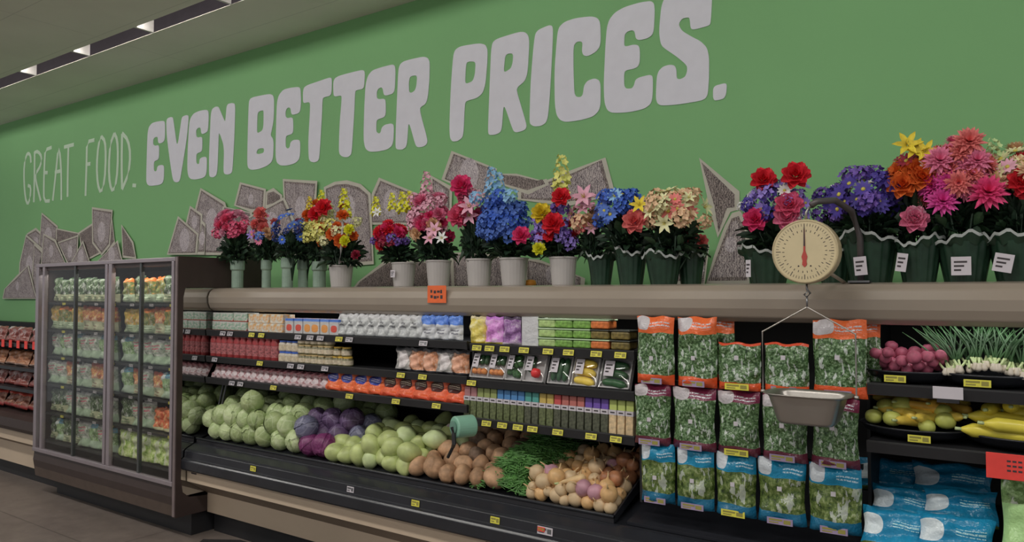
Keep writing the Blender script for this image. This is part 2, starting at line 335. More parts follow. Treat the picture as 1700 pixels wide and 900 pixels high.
THIN = [
 [[(178,395),(175,330),(155,305),(135,325),(115,420),(113,560),(125,720),(147,788),(170,730),(178,620),(150,608)]],
 [[(205,765),(210,600),(213,290)], [(213,300),(245,288),(280,340),(270,420),(222,500),(222,560),(270,752)]],
 [[(372,252),(312,275),(305,400),(298,600),(300,755),(355,752)], [(305,488),(335,488)]],
 [[(382,750),(410,500),(435,248),(452,330),(462,500),(462,745)], [(402,485),(462,470)]],
 [[(488,250),(580,225)], [(528,245),(522,500),(520,715)]],
 [[(772,182),(702,200),(698,400),(688,705)], [(700,410),(735,405)]],
 [[(835,150),(870,190),(878,330),(868,560),(832,682),(802,600),(792,420),(808,230),(835,150)]],
 [[(958,120),(985,180),(992,330),(980,560),(944,668),(915,600),(905,430),(920,220),(958,120)]],
 [[(1030,640),(1025,400),(1030,125)], [(1030,120),(1085,180),(1108,320),(1090,500),(1030,645)]],
 [[(1145,590),(1142,625)]],
]
wt = thing('wall_slogan', 'thin hand-drawn pale words GREAT FOOD. painted on the green wall at far left', 'wall lettering', (0, 0, 0))
for gi, strokes in enumerate(THIN):
    b = MB()
    for st in strokes:
        p = onwall(st, 20, 200, 5.627)
        q = [p[0]]
        for i in range(1, len(p) - 1):                # corner rounding on open strokes
            a0, b0, c0 = p[i - 1], p[i], p[i + 1]
            q += [(b0[0] * 0.75 + a0[0] * 0.25, b0[1] * 0.75 + a0[1] * 0.25), (b0[0] * 0.75 + c0[0] * 0.25, b0[1] * 0.75 + c0[1] * 0.25)]
        q.append(p[-1])
        b.tube([(x, 0, z) for x, z in q], 0.021 if gi < 9 else 0.036, 8)
    o = b.ob('letter', M['text2'], wt); o.location = (0, YW - 0.002, 0); o.scale = (1, 0.08, 1)
def bill_mat(name, c1, c2, sc):
    a = N(name); a.b.inputs['Roughness'].default_value = 0.75
    w = a.n('ShaderNodeTexWave'); w.inputs['Scale'].default_value = 22; w.inputs['Distortion'].default_value = 11; w.inputs['Detail'].default_value = 3; w.inputs['Detail Scale'].default_value = 2.2
    a.l(a.tc().outputs['Object'], w.inputs['Vector'])
    n = a.noise(sc, 5, 0.7)
    f = a.math('ADD', a.math('MULTIPLY', w.outputs['Fac'], 0.45), a.math('MULTIPLY', n, 0.6))
    a.l(a.ramp(f, [(0.3, alb(c1, 0.36)), (0.75, alb(c2, 0.36))]), a.b.inputs['Base Color']); return a.m
M['bill_edge'] = mat('bill_paper_border', (132, 129, 120), 0.75, var=0.05, k=0.38)
M['bill_f'] = bill_mat('bill_engraving', (66, 58, 62), (128, 120, 119), 12)
M['bill_d'] = bill_mat('bill_engraving_dark', (50, 43, 43), (104, 95, 92), 16)
M['bill_o'] = bill_mat('bill_portrait_oval', (100, 92, 97), (142, 135, 137), 16)
A = (0, 180, 2.499); B1 = (320, 260, 3.9125); C1 = (600, 240, 3.6); D1 = (860, 240, 3.6); P0 = (0, 0, 1.0)
CL = {
 'left': [
  (A, [(112,520),(150,495),(182,525),(178,640),(130,640)], 0), (A, [(175,432),(242,488),(232,620),(160,620)], 0), (A, [(235,497),(332,517),(300,610),(235,610)], 1),
  (A, [(330,515),(392,473),(425,600),(350,640)], 1), (A, [(468,440),(482,560),(450,600),(440,450)], 1),
  (A, [(387,410),(473,422),(462,570),(428,612),(388,560)], 0), (A, [(510,482),(560,555),(572,625),(515,620)], 1),
  (A, [(115,523),(182,580),(165,680),(140,790),(85,700),(88,640)], 0), (A, [(150,560),(185,590),(172,640),(185,800),(150,790),(140,700)], 0), (A, [(248,556),(335,525),(328,650),(290,650)], 0), (A, [(190,520),(240,545),(285,650),(178,650)], 0),
  (A, [(355,548),(388,650),(300,650)], 0), (A, [(500,548),(522,640),(410,640)], 0), (A, [(130,650),(165,790),(22,790),(30,750),(80,695)], 0)],
 'middle': [
  (C1, [(540,38),(812,145),(760,330),(480,210)], 0), (D1, [(525,78),(585,300),(300,370),(0,330),(0,285),(330,150)], 0), (C1, [(815,175),(930,175),(1080,215),(1110,205),(1125,240),(1000,300),(840,240)], 1),
  (C1, [(110,198),(345,295),(350,480),(50,480),(65,300)], 0), (C1, [(420,185),(550,255),(545,400),(430,400)], 0), (B1, [(860,200),(930,165),(1010,155),(1100,180),(1165,240),(1185,700),(900,720)], 0), (B1, [(485,230),(535,205),(592,252),(592,300),(480,330)], 1),
  (B1, [(318,168),(488,212),(478,350),(395,365),(280,320)], 0), (B1, [(598,147),(822,160),(812,340),(740,520),(610,480)], 0),
  (B1, [(65,205),(225,300),(320,640),(60,640),(30,340)], 0), (B1, [(210,325),(400,365),(420,440),(200,430)], 1), (B1, [(330,420),(612,265),(680,420),(700,640),(340,640)], 0),
  (A, [(800,405),(852,440),(845,560),(782,480)], 0), (A, [(850,465),(866,480),(862,608),(830,608)], 0), (A, [(752,448),(838,522),(830,608),(706,608)], 0),
  (C1, [(0,820),(160,695),(600,700),(600,860),(-30,860)], 1), (C1, [(550,650),(700,640),(1000,690),(1010,860),(560,860)], 0), (D1, [(50,680),(150,690),(420,800),(415,860),(60,860)], 0), (D1, [(1080,660),(1160,600),(1130,860),(1060,860)], 0)],
 'right': [
  (P0, [(1161,262),(1228,318),(1228,348),(1213,352),(1192,395),(1178,345)], 1), (P0, [(1120,400),(1140,385),(1172,425),(1160,474),(1110,474)], 0), (P0, [(1230,350),(1216,354),(1204,375),(1186,425),(1172,474),(1245,474),(1245,380)], 0)],
}
def shrink(p, d):
    cx = sum(q[0] for q in p) / len(p); cz = sum(q[1] for q in p) / len(p)
    out = []
    for x, z in p:
        L = math.hypot(x - cx, z - cz) or 1; f = max(0.2, 1 - d / L); out.append((cx + (x - cx) * f, cz + (z - cz) * f))
    return out
NM = {'left': 'fan of printed grey banknotes on the green wall above the glass-door cooler', 'middle': 'long fan of printed grey banknotes on the green wall behind the flower buckets', 'right': 'two curled printed grey banknotes on the green wall left of the hanging scale'}
for k, bills in CL.items():
    cl = thing('banknote_mural', NM[k], 'wall graphic', (0, 0, 0))
    for i, (fr, p, dk) in enumerate(bills):
        w = onwall(p, *fr); y = YW - 0.001 - 0.0022 * (i + 1)
        bn = curve_flat('banknote', [w], M['bill_edge'], y, cl, 0.0004)
        s = shrink(w, 0.03)
        f = curve_flat('engraving', [s], M['bill_d'], y - 0.0009, cl, 0.0003); f.parent = bn; f.matrix_parent_inverse = Matrix.Identity(4); f.rotation_euler = (0, 0, 0); f.location = (0, 0, 0.0009)
        if not dk:
            v = curve_flat('engraving', [shrink(w, 0.052)], M['bill_f'], 0, cl, 0.0002); v.parent = bn; v.rotation_euler = (0, 0, 0); v.location = (0, 0, 0.0014)
            cx = sum(q[0] for q in s) / len(s); cz = sum(q[1] for q in s) / len(s); r = min(math.hypot(q[0] - cx, q[1] - cz) for q in s) * 0.5
            v = curve_flat('portrait_oval', [[(cx + r * 0.8 * math.cos(t * PI / 10), cz + r * 1.1 * math.sin(t * PI / 10)) for t in range(20)]], M['bill_o'], 0, cl, 0.0003)
            v.parent = bn; v.rotation_euler = (0, 0, 0); v.location = (0, 0, 0.0019)
# ------------------------------------------------------------------ price tags
def pricetag(parent, x, y, z, m='yellow', w=0.06, h=0.028, tilt=0.25):
    b = MB().box(-w / 2, w / 2, -0.0015, 0.0015, -h / 2, h / 2)
    b.box(-w * 0.42, w * 0.1, -0.0022, -0.0014, h * 0.05, h * 0.33, 1).box(-w * 0.42, -w * 0.05, -0.0022, -0.0014, -h * 0.3, -h * 0.12, 1).box(w * 0.15, w * 0.42, -0.0022, -0.0014, -h * 0.3, h * 0.3, 1)
    o = b.ob('price_tag', [M[m], M['tagink'] if m != 'paper' else M['greysteel']], parent, loc=(x, y, z)); o.rotation_euler = (-tilt, 0, 0); return o
# ------------------------------------------------------------------ glass-door cooler
PX = -4.923
FZ = thing('glass_door_cooler', 'tall dark brown upright cooler with four sliding glass doors full of bagged salad', 'refrigerator', (0, 0, 0))
fx0, fx1 = -7.10, -4.957
b = MB().box(fx0, fx1, 3.68, 3.75, 0.16, 1.93).box(fx0, fx1, 3.0, 3.75, 0.16, 0.24).box(fx0, fx1, 3.0, 3.75, 1.93, 1.965).box(fx0, fx0 + 0.04, 3.02, 3.75, 0.16, 1.96)
b.ob('cabinet', M['brown'], FZ)
MB().prism_x([(2.985, 0.24), (2.975, 0.30), (2.985, 0.375), (3.1, 0.375), (3.1, 0.24)], fx0, fx1).ob('lower_panel', M['brown'], FZ)
MB().prism_x([(2.995, 0.16), (2.985, 0.24), (3.1, 0.24), (3.1, 0.16)], fx0, fx1).ob('toe_panel', mat('cooler_toe_brown', (62, 52, 46), 0.4), FZ)
MB().box(fx0 - 0.0, fx1, 2.965, 3.0, 0.375, 0.408).ob('bottom_rail', M['frame'], FZ, bevel=0.004)
MB().box(fx0, fx1, 2.965, 3.08, 1.955, 1.985).ob('top_rail', M['frame'], FZ, bevel=0.004)
MB().box(fx0, fx1, 2.985, 3.06, 1.925, 1.955).ob('header', M['brown'], FZ)
MB().box(-6.98, fx1, 3.12, 3.65, 0.0, 0.16).ob('base', M['black'], FZ)
for x, w in ((-7.07, 0.05), (-6.955, 0.035), (-5.905, 0.035), (-5.845, 0.045), (-4.985, 0.03)):
    MB().box(x - w / 2, x + w / 2, 2.967, 3.0, 0.408, 1.955).ob('door_post', M['frame'], FZ, bevel=0.003)
M['mull'] = mat('smoked_mullion', (58, 60, 60), 0.3, 0.3)
for x in (-6.42, -5.42):
    MB().box(x - 0.012, x + 0.012, 2.975, 3.0, 0.408, 1.955).ob('mullion', M['mull'], FZ)
for x0, x1 in ((-6.94, -6.43), (-6.41, -5.925), (-5.82, -5.43), (-5.41, -5.0)):
    MB().box(x0, x1, 2.985, 2.990, 0.41, 1.925).ob('glass_pane', M['glass'], FZ)
FROWS = [0.47, 0.71, 0.955, 1.195, 1.42, 1.655]
for z in FROWS:
    sh = MB().box(fx0 + 0.04, fx1, 3.025, 3.66, z - 0.02, z - 0.004).ob('shelf', M['black'], FZ)
    for k in range(7):
        if z > 0.5: pricetag(sh, -6.7 + 0.27 * k, 3.022, z - 0.014, 'paper' if k % 3 else 'yellow', 0.05, 0.018, 0)
# end panel between cooler and open case, mirror-faced
b = MB(); th0, th1 = -4.957, PX
prof = [(2.975, 0.16), (3.22, 0.16), (3.24, 0.27), (3.08, 0.285), (3.03, 0.33), (3.015, 0.42), (3.015, 1.70), (3.03, 1.77), (3.70, 1.77), (3.70, 1.99), (2.975, 1.99)]
b.prism_x(prof[::-1], th0, th1)
b.prism_x([(3.015, 0.3), (3.92, 0.3), (3.92, 1.77), (3.015, 1.77)][::-1], th0, th1 - 0.014)
EP = b.ob('end_panel', M['brown']); tag(EP, 'dark brown end panel standing between the glass-door cooler and the open produce case', 'panel')
MB().prism_x([(3.017, 0.3), (3.90, 0.3), (3.90, 1.768), (3.017, 1.768)][::-1], th1 - 0.013, th1 - 0.008).ob('mirror', M['mirror'], EP)
MB().box(th0 + 0.004, th1 - 0.004, 2.968, 2.976, 0.17, 1.985).ob('edge_strip', mat('edge_trim_mauve', (88, 78, 78), 0.4), EP)
MB().tube([(PX + 0.01, 3.485, 1.578), (PX + 0.01, 3.315, 0.86)], 0.008, 8).ob('rod', M['greysteel'], EP)
# ------------------------------------------------------------------ open produce case
PC = thing('produce_case', 'long open refrigerated produce case with beige rounded canopy, black shelves and beige kick panels', 'display case', (0, 0, 0))
cx0, cx1 = PX, 1.6
MB().prism_x([(3.30, 1.60), (3.25, 1.601), (3.222, 1.622), (3.207, 1.66), (3.205, 1.70), (3.217, 1.738), (3.245, 1.761), (3.29, 1.768), (3.93, 1.768), (3.93, 1.73), (3.34, 1.73), (3.30, 1.70)][::-1], cx0, cx1).ob('canopy', M['beige'], PC, smooth=False, bevel=0.006)
MB().box(cx0, cx1, 3.88, 3.95, 0.1, 1.73).ob('back_panel', M['dark_in'], PC)
MB().box(cx0, cx1, 3.31, 3.9, 1.66, 1.73).ob('canopy_liner', M['dark_in'], PC)
MB().prism_x([(3.10, 0.49), (3.02, 0.49), (3.012, 0.50), (3.012, 0.556), (3.02, 0.566), (3.036, 0.574), (3.04, 0.62), (3.055, 0.632), (3.115, 0.66), (3.13, 0.664), (3.13, 0.49)][::-1], cx0, cx1).ob('bumper', M['blackg'], PC, bevel=0.003)
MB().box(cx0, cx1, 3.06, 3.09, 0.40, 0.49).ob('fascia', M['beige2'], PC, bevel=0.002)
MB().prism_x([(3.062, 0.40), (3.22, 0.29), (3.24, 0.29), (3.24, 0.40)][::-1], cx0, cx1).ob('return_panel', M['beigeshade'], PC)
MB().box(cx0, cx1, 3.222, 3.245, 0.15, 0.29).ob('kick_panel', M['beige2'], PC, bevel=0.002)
MB().box(cx0, cx1, 3.28, 3.6, 0.0, 0.15).ob('base', M['black'], PC)
MB().box(cx0, cx1, 3.24, 3.9, 0.15, 0.48).ob('tank', M['black'], PC)
MB().prism_x([(3.13, 0.49), (3.13, 0.655), (3.2, 0.66), (3.88, 0.80), (3.88, 0.49)][::-1], cx0, cx1).ob('deck', M['blackg'], PC)
for px in (322, 815):
    x = at(px, 790, Y=3.06).x
    MB().box(x - 0.03, x + 0.03, 3.057, 3.061, 0.462, 0.472).ob('vent_slot', M['ink'], PC)
for px in (419, 581, 689, 821):
    x = at(px, 800, Y=3.03).x; pricetag(PC, x, 3.034, 0.597, 'paper' if px == 581 else 'yellow', 0.055, 0.032, 0.1)
x = at(904, 884, Y=3.03).x; pricetag(PC, x, 3.034, 0.597, 'paper', 0.085, 0.036, 0.1); pricetag(PC, x - 0.02, 3.031, 0.602, 'red_tag', 0.04, 0.02, 0.1)
def shelf(x0, x1, z, ytags, yf=3.20, depth=0.6, th=0.04, back=0.02):
    o = MB().prism_x([(yf, z - th), (yf - 0.006, z), (yf, z + 0.006), (yf + 0.02, z), (yf + depth, z), (yf + depth, z - 0.02), (yf + 0.03, z - 0.02), (yf + 0.02, z - th)][::-1], x0, x1).ob('shelf', M['black'], PC)
    for px, m in ytags: pricetag(o, xat(px, yf - 0.008), yf - 0.01, z - 0.018, m)
    return o
XD1 = xat(778, 3.2); XD2 = xat(1053, 3.2)
shelf(PX, XD1 - 0.01, 1.462, [(325, 'paper'), (370, 'paper'), (382, 'paper'), (418, 'yellow'), (434, 'yellow'), (495, 'paper'), (515, 'paper'), (532, 'paper'), (563, 'yellow'), (580, 'paper'), (703, 'paper')])
shelf(PX, XD1 - 0.01, 1.272, [(357, 'paper'), (432, 'yellow'), (483, 'paper'), (500, 'paper'), (540, 'paper'), (666, 'yellow'), (702, 'yellow')])
shelf(PX, XD1 - 0.01, 1.118, [(386, 'paper'), (400, 'paper'), (455, 'yellow'), (581, 'yellow'), (658, 'yellow'), (725, 'yellow')])
shelf(XD1 + 0.01, XD2, 1.452, [(792, 'yellow'), (813, 'yellow'), (838, 'yellow'), (870, 'yellow'), (910, 'yellow'), (944, 'yellow'), (990, 'yellow'), (1030, 'yellow')])
shelf(XD1 + 0.01, XD2, 1.262, [(783, 'yellow')])
shelf(XD1 + 0.01, XD2, 1.055, [(808, 'yellow'), (834, 'yellow'), (860, 'yellow'), (884, 'yellow'), (926, 'yellow'), (981, 'yellow'), (1022, 'yellow')])
XB0 = xat(1440, 3.3)
shelf(XB0 + 0.02, cx1, 1.375, [], 3.16); shelf(XB0 + 0.02, cx1, 1.16, [], 3.13)
for x in (XD1, XD2 + 0.012, XB0):
    MB().box(x - 0.006, x + 0.006, 3.24 if x < XB0 - 0.1 else 3.3, 3.88, 1.02 if x < XD1 + 0.01 else 0.75, 1.66).ob('divider', M['black'], PC)
# peg bars that carry the hanging salad bags
for z in (1.31, 1.03, 0.775):
    MB().box(XD2 + 0.02, XB0 - 0.01, 3.215, 3.235, z, z + 0.02).ob('bag_rail', M['black'], PC)
# bulk bin tray
TX1 = -1.60
def tray_z(y): return 0.668 + (y - 3.14) * 0.36
BT = thing('bulk_produce_tray', 'low black tray bin holding the loose cabbages, roots, beans and onions', 'tray', (0, 0, 0))
b = MB().prism_x([(3.125, 0.664), (3.125, 0.69), (3.14, 0.69), (3.15, 0.674), (3.84, 0.92), (3.84, 0.90), (3.15, 0.655)][::-1], PX + 0.01, TX1 - 0.008)
b.ob('tray_bottom', M['blackg'], BT)
MB().tube([(PX + 0.01, 3.128, 0.694), (-3.3, 3.128, 0.694), (TX1, 3.128, 0.694)], 0.009, 10).ob('front_rim', M['blackg'], BT, smooth=True)
MB().prism_x([(3.125, 0.664), (3.125, 0.695), (3.84, 0.98), (3.84, 0.89)][::-1], TX1 - 0.008, TX1).ob('end_wall', M['blackg'], BT)
# ------------------------------------------------------------------ far left meat case
MC = thing('meat_case', 'low dark shelved case of packaged meat beyond the glass-door cooler', 'display case', (0, 0, 0))
mx0, mx1 = -11.5, -7.12
MB().box(mx0, mx1, 3.8, 3.95, 0.1, 1.40).ob('back_panel', M['dark_in'], MC)
MB().box(mx0, mx1, 3.06, 3.09, 0.38, 0.485).ob('fascia', M['beige2'], MC)
MB().prism_x([(3.07, 0.38), (3.14, 0.33), (3.8, 0.33), (3.8, 0.38)][::-1], mx0, mx1).ob('return_panel', M['beigeshade'], MC)
MB().box(mx0, mx1, 3.14, 3.17, 0.14, 0.33).ob('kick_panel', M['beige2'], MC)
MB().box(mx0, mx1, 3.2, 3.8, 0.0, 0.14).ob('base', M['black'], MC)
MB().prism_x([(3.02, 0.485), (3.0, 0.52), (3.0, 0.60), (3.08, 0.62), (3.8, 0.66), (3.8, 0.485)][::-1], mx0, mx1).ob('bumper', M['brown'], MC)
for z in (0.86, 1.05, 1.265):
    MB().box(mx0, mx1, 3.07, 3.8, z - 0.03, z).ob('shelf', M['black'], MC)
# ------------------------------------------------------------------ packages
def pillow(w, h, d, seed, nu=12, nv=16, seal=0.06, sag=0.0, lean=0.0):
    R = random.Random(seed); ph = [R.uniform(0, 6.28) for _ in range(8)]
    def prof(u, v):
        e = max(0, 1 - abs(2 * u - 1) ** 3.0)
        t = 1.0
        if v > 1 - seal * 2: t = max(0.06, (1 - v) / (seal * 2))
        if v < seal: t = max(0.1, v / seal)
        return (e ** 0.55) * (t ** 0.6) * (1 - 0.35 * v + 0.1 * math.sin(3 * PI * v + ph[0]))
    def wr(u, v): return 0.006 * math.sin(9 * u + 7 * v + ph[1]) + 0.005 * math.sin(17 * v - 5 * u + ph[2]) + 0.004 * math.sin(23 * u + ph[3]) * v
    def edge(v): return w / 2 * (1 - 0.05 * math.sin(PI * v) * 1 + 0.03 * math.sin(7 * v + ph[4]))
    def front(u, v): 
        x = (2 * u - 1) * edge(v); y = -d / 2 * prof(u, v) + wr(u, v) * (prof(u, v) > 0.02)
        return (x, y + lean * v, h * v * (1 - sag * (0.5 + 0.5 * math.sin(2 * u * PI + ph[5]))) + 0.004 * math.sin(11 * u + ph[6]) * v)
    def back(u, v):
        x = (1 - 2 * u) * edge(v); y = d / 2 * prof(1 - u, v)
        f = front(1 - u, v); return (x, y + lean * v, f[2])
    b = MB(); b.grid(front, nu, nv); b.grid(back, nu, nv); return b
def card(w, h, y, z, m, name, parent, cx=0, lines=True):
    b = MB().box(cx - w / 2, cx + w / 2, y - 0.001, y, z - h / 2, z + h / 2)
    if lines:
        for k in range(3): b.box(cx - w * 0.36, cx + w * (0.3 - 0.15 * k), y - 0.0016, y - 0.0009, z + h * (0.22 - 0.22 * k) - h * 0.05, z + h * (0.22 - 0.22 * k) + h * 0.05, 1)
    return b.ob(name, [m, M['ink']], parent)
def proto_bag(name, cat, w, h, d, m, seed, **kw):
    p = pillow(w, h, d, seed, **kw).ob(name, m, None, smooth=True); p['category'] = cat; return p
def proto_box(name, cat, w, h, d, m, lid=None):
    b = MB()
    b.grid(lambda u, v: ((u - 0.5) * w, 0, v * h), 1, 1); b.grid(lambda u, v: (w / 2, u * d, v * h), 1, 1); b.grid(lambda u, v: ((0.5 - u) * w, d, v * h), 1, 1); b.grid(lambda u, v: (-w / 2, (1 - u) * d, v * h), 1, 1)
    b.grid(lambda u, v: ((u - 0.5) * w, v * d, h), 1, 1); b.grid(lambda u, v: ((u - 0.5) * w, (1 - v) * d, 0), 1, 1)
    p = b.ob(name, m, None, bevel=0); p['category'] = cat
    if lid: MB().box(-w / 2 * 1.02, w / 2 * 1.02, -0.002, d, h, h + 0.012).ob('lid', lid, p, bevel=0.003)
    return p
def proto_jar(name, cat, r, h, glass, lid, label):
    p = MB().lathe([(r * 0.9, 0), (r, 0.006), (r, h * 0.72), (r * 0.8, h * 0.82), (r * 0.8, h * 0.86)], 14).ob(name, glass, None, smooth=True); p['category'] = cat
    MB().lathe([(r * 0.86, h * 0.85), (r * 0.86, h), (r * 0.8, h * 1.005)], 14).ob('lid', lid, p)
    MB().lathe([(r * 1.01, h * 0.15), (r * 1.01, h * 0.62)], 14, cap=False).ob('label', label, p, smooth=True)
    return p
def row(protos, px0, px1, z, y, n, desc, shelfname, group, rz=0.0, jit=0.01, rot=None, seq=None, order0=0, total_left=True, sc=None):
    """n packages side by side along a shelf; labels count from the left end of that run"""
    R = random.Random(int(px0 * 7 + z * 1000)); x0 = xat(px0, y) if px0 > 10 or True else px0; x1 = xat(px1, y)
    out = []
    for i in range(n):
        p = protos[seq[i] if seq else i % len(protos)] if seq or len(protos) == 1 else R.choice(protos)
        x = x0 + (x1 - x0) * (i + 0.5) / n + R.uniform(-1, 1) * jit * 0.3
        lab = f"{desc}, {ORD[i]} from left {shelfname}" if n > 1 else f"{desc} {shelfname}"
        out.append(place(p, (x, y + R.uniform(0, jit), z), lab, group=group if n > 1 else None, rot=(rot or 0) if isinstance(rot, tuple) else (rot or 0, 0, R.uniform(-0.05, 0.05) + rz), scale=sc))
    return out
GREENS = [(30, 44, 26), (70, 92, 55), (95, 115, 82), (140, 152, 130)]
KALE = [(16, 28, 15), (42, 62, 34), (74, 98, 64), (128, 140, 122)]
# salad bags in the cooler
PALE = (136, 138, 116)
fzm = [mat_print('salad_film_green', (46, 66, 44), [(18, 26, 18), (46, 62, 38), (118, 130, 110)], PALE, 0.96, 0.34, text=(60, 90, 60), tx=(0.2, 0.8, 0.12, 0.34), ms=60, painted_glint=0.5),
       mat_print('salad_film_red', (150, 70, 50), [(88, 40, 34), (150, 90, 60), (170, 160, 90)], PALE, 0.9, 0.42, text=(90, 60, 50), tx=(0.2, 0.8, 0.1, 0.3), ms=45, painted_glint=0.3),
       mat_print('salad_film_yellow', (150, 130, 70), [(60, 70, 40), (150, 130, 60), (160, 90, 50)], (130, 142, 120), 0.94, 0.36, text=(70, 90, 60), tx=(0.2, 0.8, 0.12, 0.3), ms=45, painted_glint=0.3),
       mat_print('salad_film_white', (150, 150, 150), [(60, 70, 62), (120, 130, 118), (160, 160, 155)], (122, 138, 120), 0.9, 0.36, text=(140, 60, 80), tx=(0.2, 0.8, 0.55, 0.8), ms=40, painted_glint=0.4),
       mat_print('salad_film_blue', (70, 120, 140), [(50, 66, 44), (95, 120, 80), (140, 150, 130)], (124, 138, 124), 0.82, 0.33, logo=(150, 155, 155), text=(90, 60, 60), ms=50, painted_glint=0.3),
       mat_print('salad_film_orange', (170, 90, 40), [(40, 50, 30), (90, 100, 55), (165, 110, 60)], (130, 142, 122), 0.86, 0.36, text=(70, 90, 60), tx=(0.2, 0.8, 0.12, 0.3), ms=50, painted_glint=0.3)]
fzp = [proto_bag('salad_bag', 'bagged salad', 0.155, 0.20, 0.08, m, 10 + i) for i, m in enumerate(fzm)]
CD = ['green and white', 'red and pale green', 'yellow and pale green', 'white and pale green', 'blue and pale green', 'orange and pale green']
lett_m = mat('lettuce_leaf', (112, 138, 70), 0.55, var=0.35, scale=25, bump=0.6)
tom_m = mat('tomato_bag_film', (165, 66, 44), 0.35, var=0.3, scale=40)
tomp = proto_bag('tomato_bag', 'bagged vegetables', 0.16, 0.17, 0.09, mat_print('tomato_film', (180, 80, 50), [(120, 40, 30), (180, 80, 50), (175, 150, 110)], (165, 160, 130), 0.97, 0.2, ms=30), 31)
letp = proto_bag('lettuce_bag', 'bagged lettuce', 0.2, 0.22, 0.13, mat_print('lettuce_film', (150, 160, 140), [(60, 82, 36), (105, 128, 60), (150, 165, 110), (165, 170, 150)], (150, 160, 130), 0.97, 0.0, ms=22, painted_glint=0.5), 32)
PICK = [[3, 0, 4], [0, 3, 3], [3, 4, 3, 1], [3, 4, 3], [1, 2, 1, 5], [0, 0, 0]]
RNM = ['bottom', 'second lowest', 'third lowest', 'third highest', 'second highest', 'top']
for r, z in enumerate(FROWS):
    R = random.Random(50 + r); k = 0
    for side, (xa, xb, n) in enumerate(((-7.03, -5.93, 8), (-5.84, -4.97, 6))):
        for i in range(n):
            x = xa + (xb - xa) * (i + 0.5) / n
            q = R.choice(PICK[r])
            if r == 5 and side == 1: q = [5, 0, 5][i % 3]
            if r == 0 and side == 1: pr_, dsc, cat_ = letp, 'pale green lettuce bag', 'bagged lettuce'
            elif r == 1 and side == 1 and i in (3, 4): pr_, dsc, cat_ = tomp, 'orange-red tomato bag', 'bagged vegetables'
            else: pr_, dsc, cat_ = fzp[q], CD[q] + ' salad bag', 'bagged salad'
            nm = f"{dsc}, {RNM[r]} cooler shelf, {ORD[i]} from left behind {'left' if side == 0 else 'right'} doors"
            place(pr_, (x, 3.085 + R.uniform(0, 0.03), z), nm, group='bagged salads in the glass-door cooler', rot=(0.06, 0, R.uniform(-0.15, 0.15)), scale=(1, 1, R.uniform(0.93, 1.05)))
# meat packs
mpm = [mat_print('meat_pack_film', (150, 60, 50), [(60, 34, 30), (96, 60, 48), (130, 104, 88)], (100, 36, 34), 0.8, 0.2, ms=28),
       mat_print('sausage_pack_film', (110, 70, 50), [(70, 42, 32), (120, 80, 56), (130, 100, 80)], (120, 100, 90), 0.85, 0.1, ms=20), 
       mat_print('red_pack_film', (90, 56, 48), [(60, 28, 26), (96, 48, 42), (120, 100, 96)], (88, 38, 34), 0.8, 0.15, logo=(130, 122, 122), ms=32, painted_glint=0.3)]
mpp_ = [proto_bag('meat_pack', 'packaged meat', 0.24, 0.15, 0.09, m, 70 + i) for i, m in enumerate(mpm)]
for r, (z, q, nm) in enumerate(((1.265, 2, 'red'), (1.05, 1, 'brown'), (0.86, 2, 'red'), (0.65, 0, 'dark red'))):
    for i in range(9):
        x = -7.27 - 0.255 * i
        place(mpp_[q], (x, 3.15 + 0.02 * (i % 2), z), f"{nm} pack of meat on {['top', 'second', 'third', 'bottom'][r]} shelf of meat case, {ORD[i]} from cooler", group='meat packs left of the cooler', rot=(-0.35 if r else -0.25, 0, 0))
    if r == 0:
        for i in range(8):
            o = MB().box(-0.03, 0.03, -0.001, 0.001, -0.035, 0.035).ob('red_tag', M['red_tag'], None); tag(o, f"small red hanging tag on the meat case top shelf edge, {ORD[i]} from the cooler", 'tag', 'red tags on the meat case'); o.location = (-7.33 - 0.16 * i, 3.06, 1.262)
# ---- top shelf, left run
Z1 = 1.462
tubm = mat_print('dip_tub_print', (140, 142, 140), [(140, 142, 138), (90, 120, 100), (150, 148, 145), (130, 60, 60)], (120, 60, 50), 0.9, 0.1, ms=38)
cart1 = mat_print('orange_dot_carton', (148, 146, 142), [(150, 148, 142), (150, 148, 140), (170, 120, 70), (110, 130, 100)], (150, 146, 140), 1, 0.0, ms=26)
cart2 = mat_print('blue_red_carton', (60, 90, 150), [(150, 148, 148)], (148, 146, 146), 0.84, 0, logo=(150, 60, 50), lg=(0.5, 0.4, 0.35, 0.22))
cart3 = mat_print('orange_blue_carton', (70, 100, 160), [(152, 150, 148)], (148, 146, 146), 0.84, 0, logo=(180, 110, 60), lg=(0.5, 0.4, 0.38, 0.25))
whp = mat_print('white_pouch_print', (150, 150, 152), [(110, 112, 115), (140, 142, 142), (155, 155, 156)], (100, 104, 110), 0.8, 0.05, text=(60, 60, 66), tx=(0.2, 0.7, 0.4, 0.7), ms=20)
wbp = mat_print('blue_white_pouch_print', (70, 100, 160), [(140, 142, 145), (152, 152, 154)], (110, 115, 125), 0.62, 0.05, text=(70, 70, 80), tx=(0.2, 0.8, 0.25, 0.5), ms=20)
row([proto_box('dip_carton', 'carton', 0.085, 0.065, 0.1, tubm)], 352, 408, Z1, 3.22, 5, 'small speckled white carton', 'in top-shelf bottom layer', 'speckled cartons at the left end')
row([proto_box('dip_carton', 'carton', 0.085, 0.06, 0.1, tubm)], 352, 408, Z1 + 0.067, 3.22, 5, 'small speckled white carton', 'in top-shelf upper layer', 'speckled cartons at the left end')
row([proto_box('snack_carton', 'carton', 0.075, 0.062, 0.1, cart1)], 412, 469, Z1, 3.22, 5, 'white carton with orange dots', 'in top-shelf bottom layer', 'orange-dotted cartons')
row([proto_box('snack_carton', 'carton', 0.075, 0.058, 0.1, cart1)], 412, 469, Z1 + 0.064, 3.22, 5, 'white carton with orange dots', 'in top-shelf upper layer', 'orange-dotted cartons')
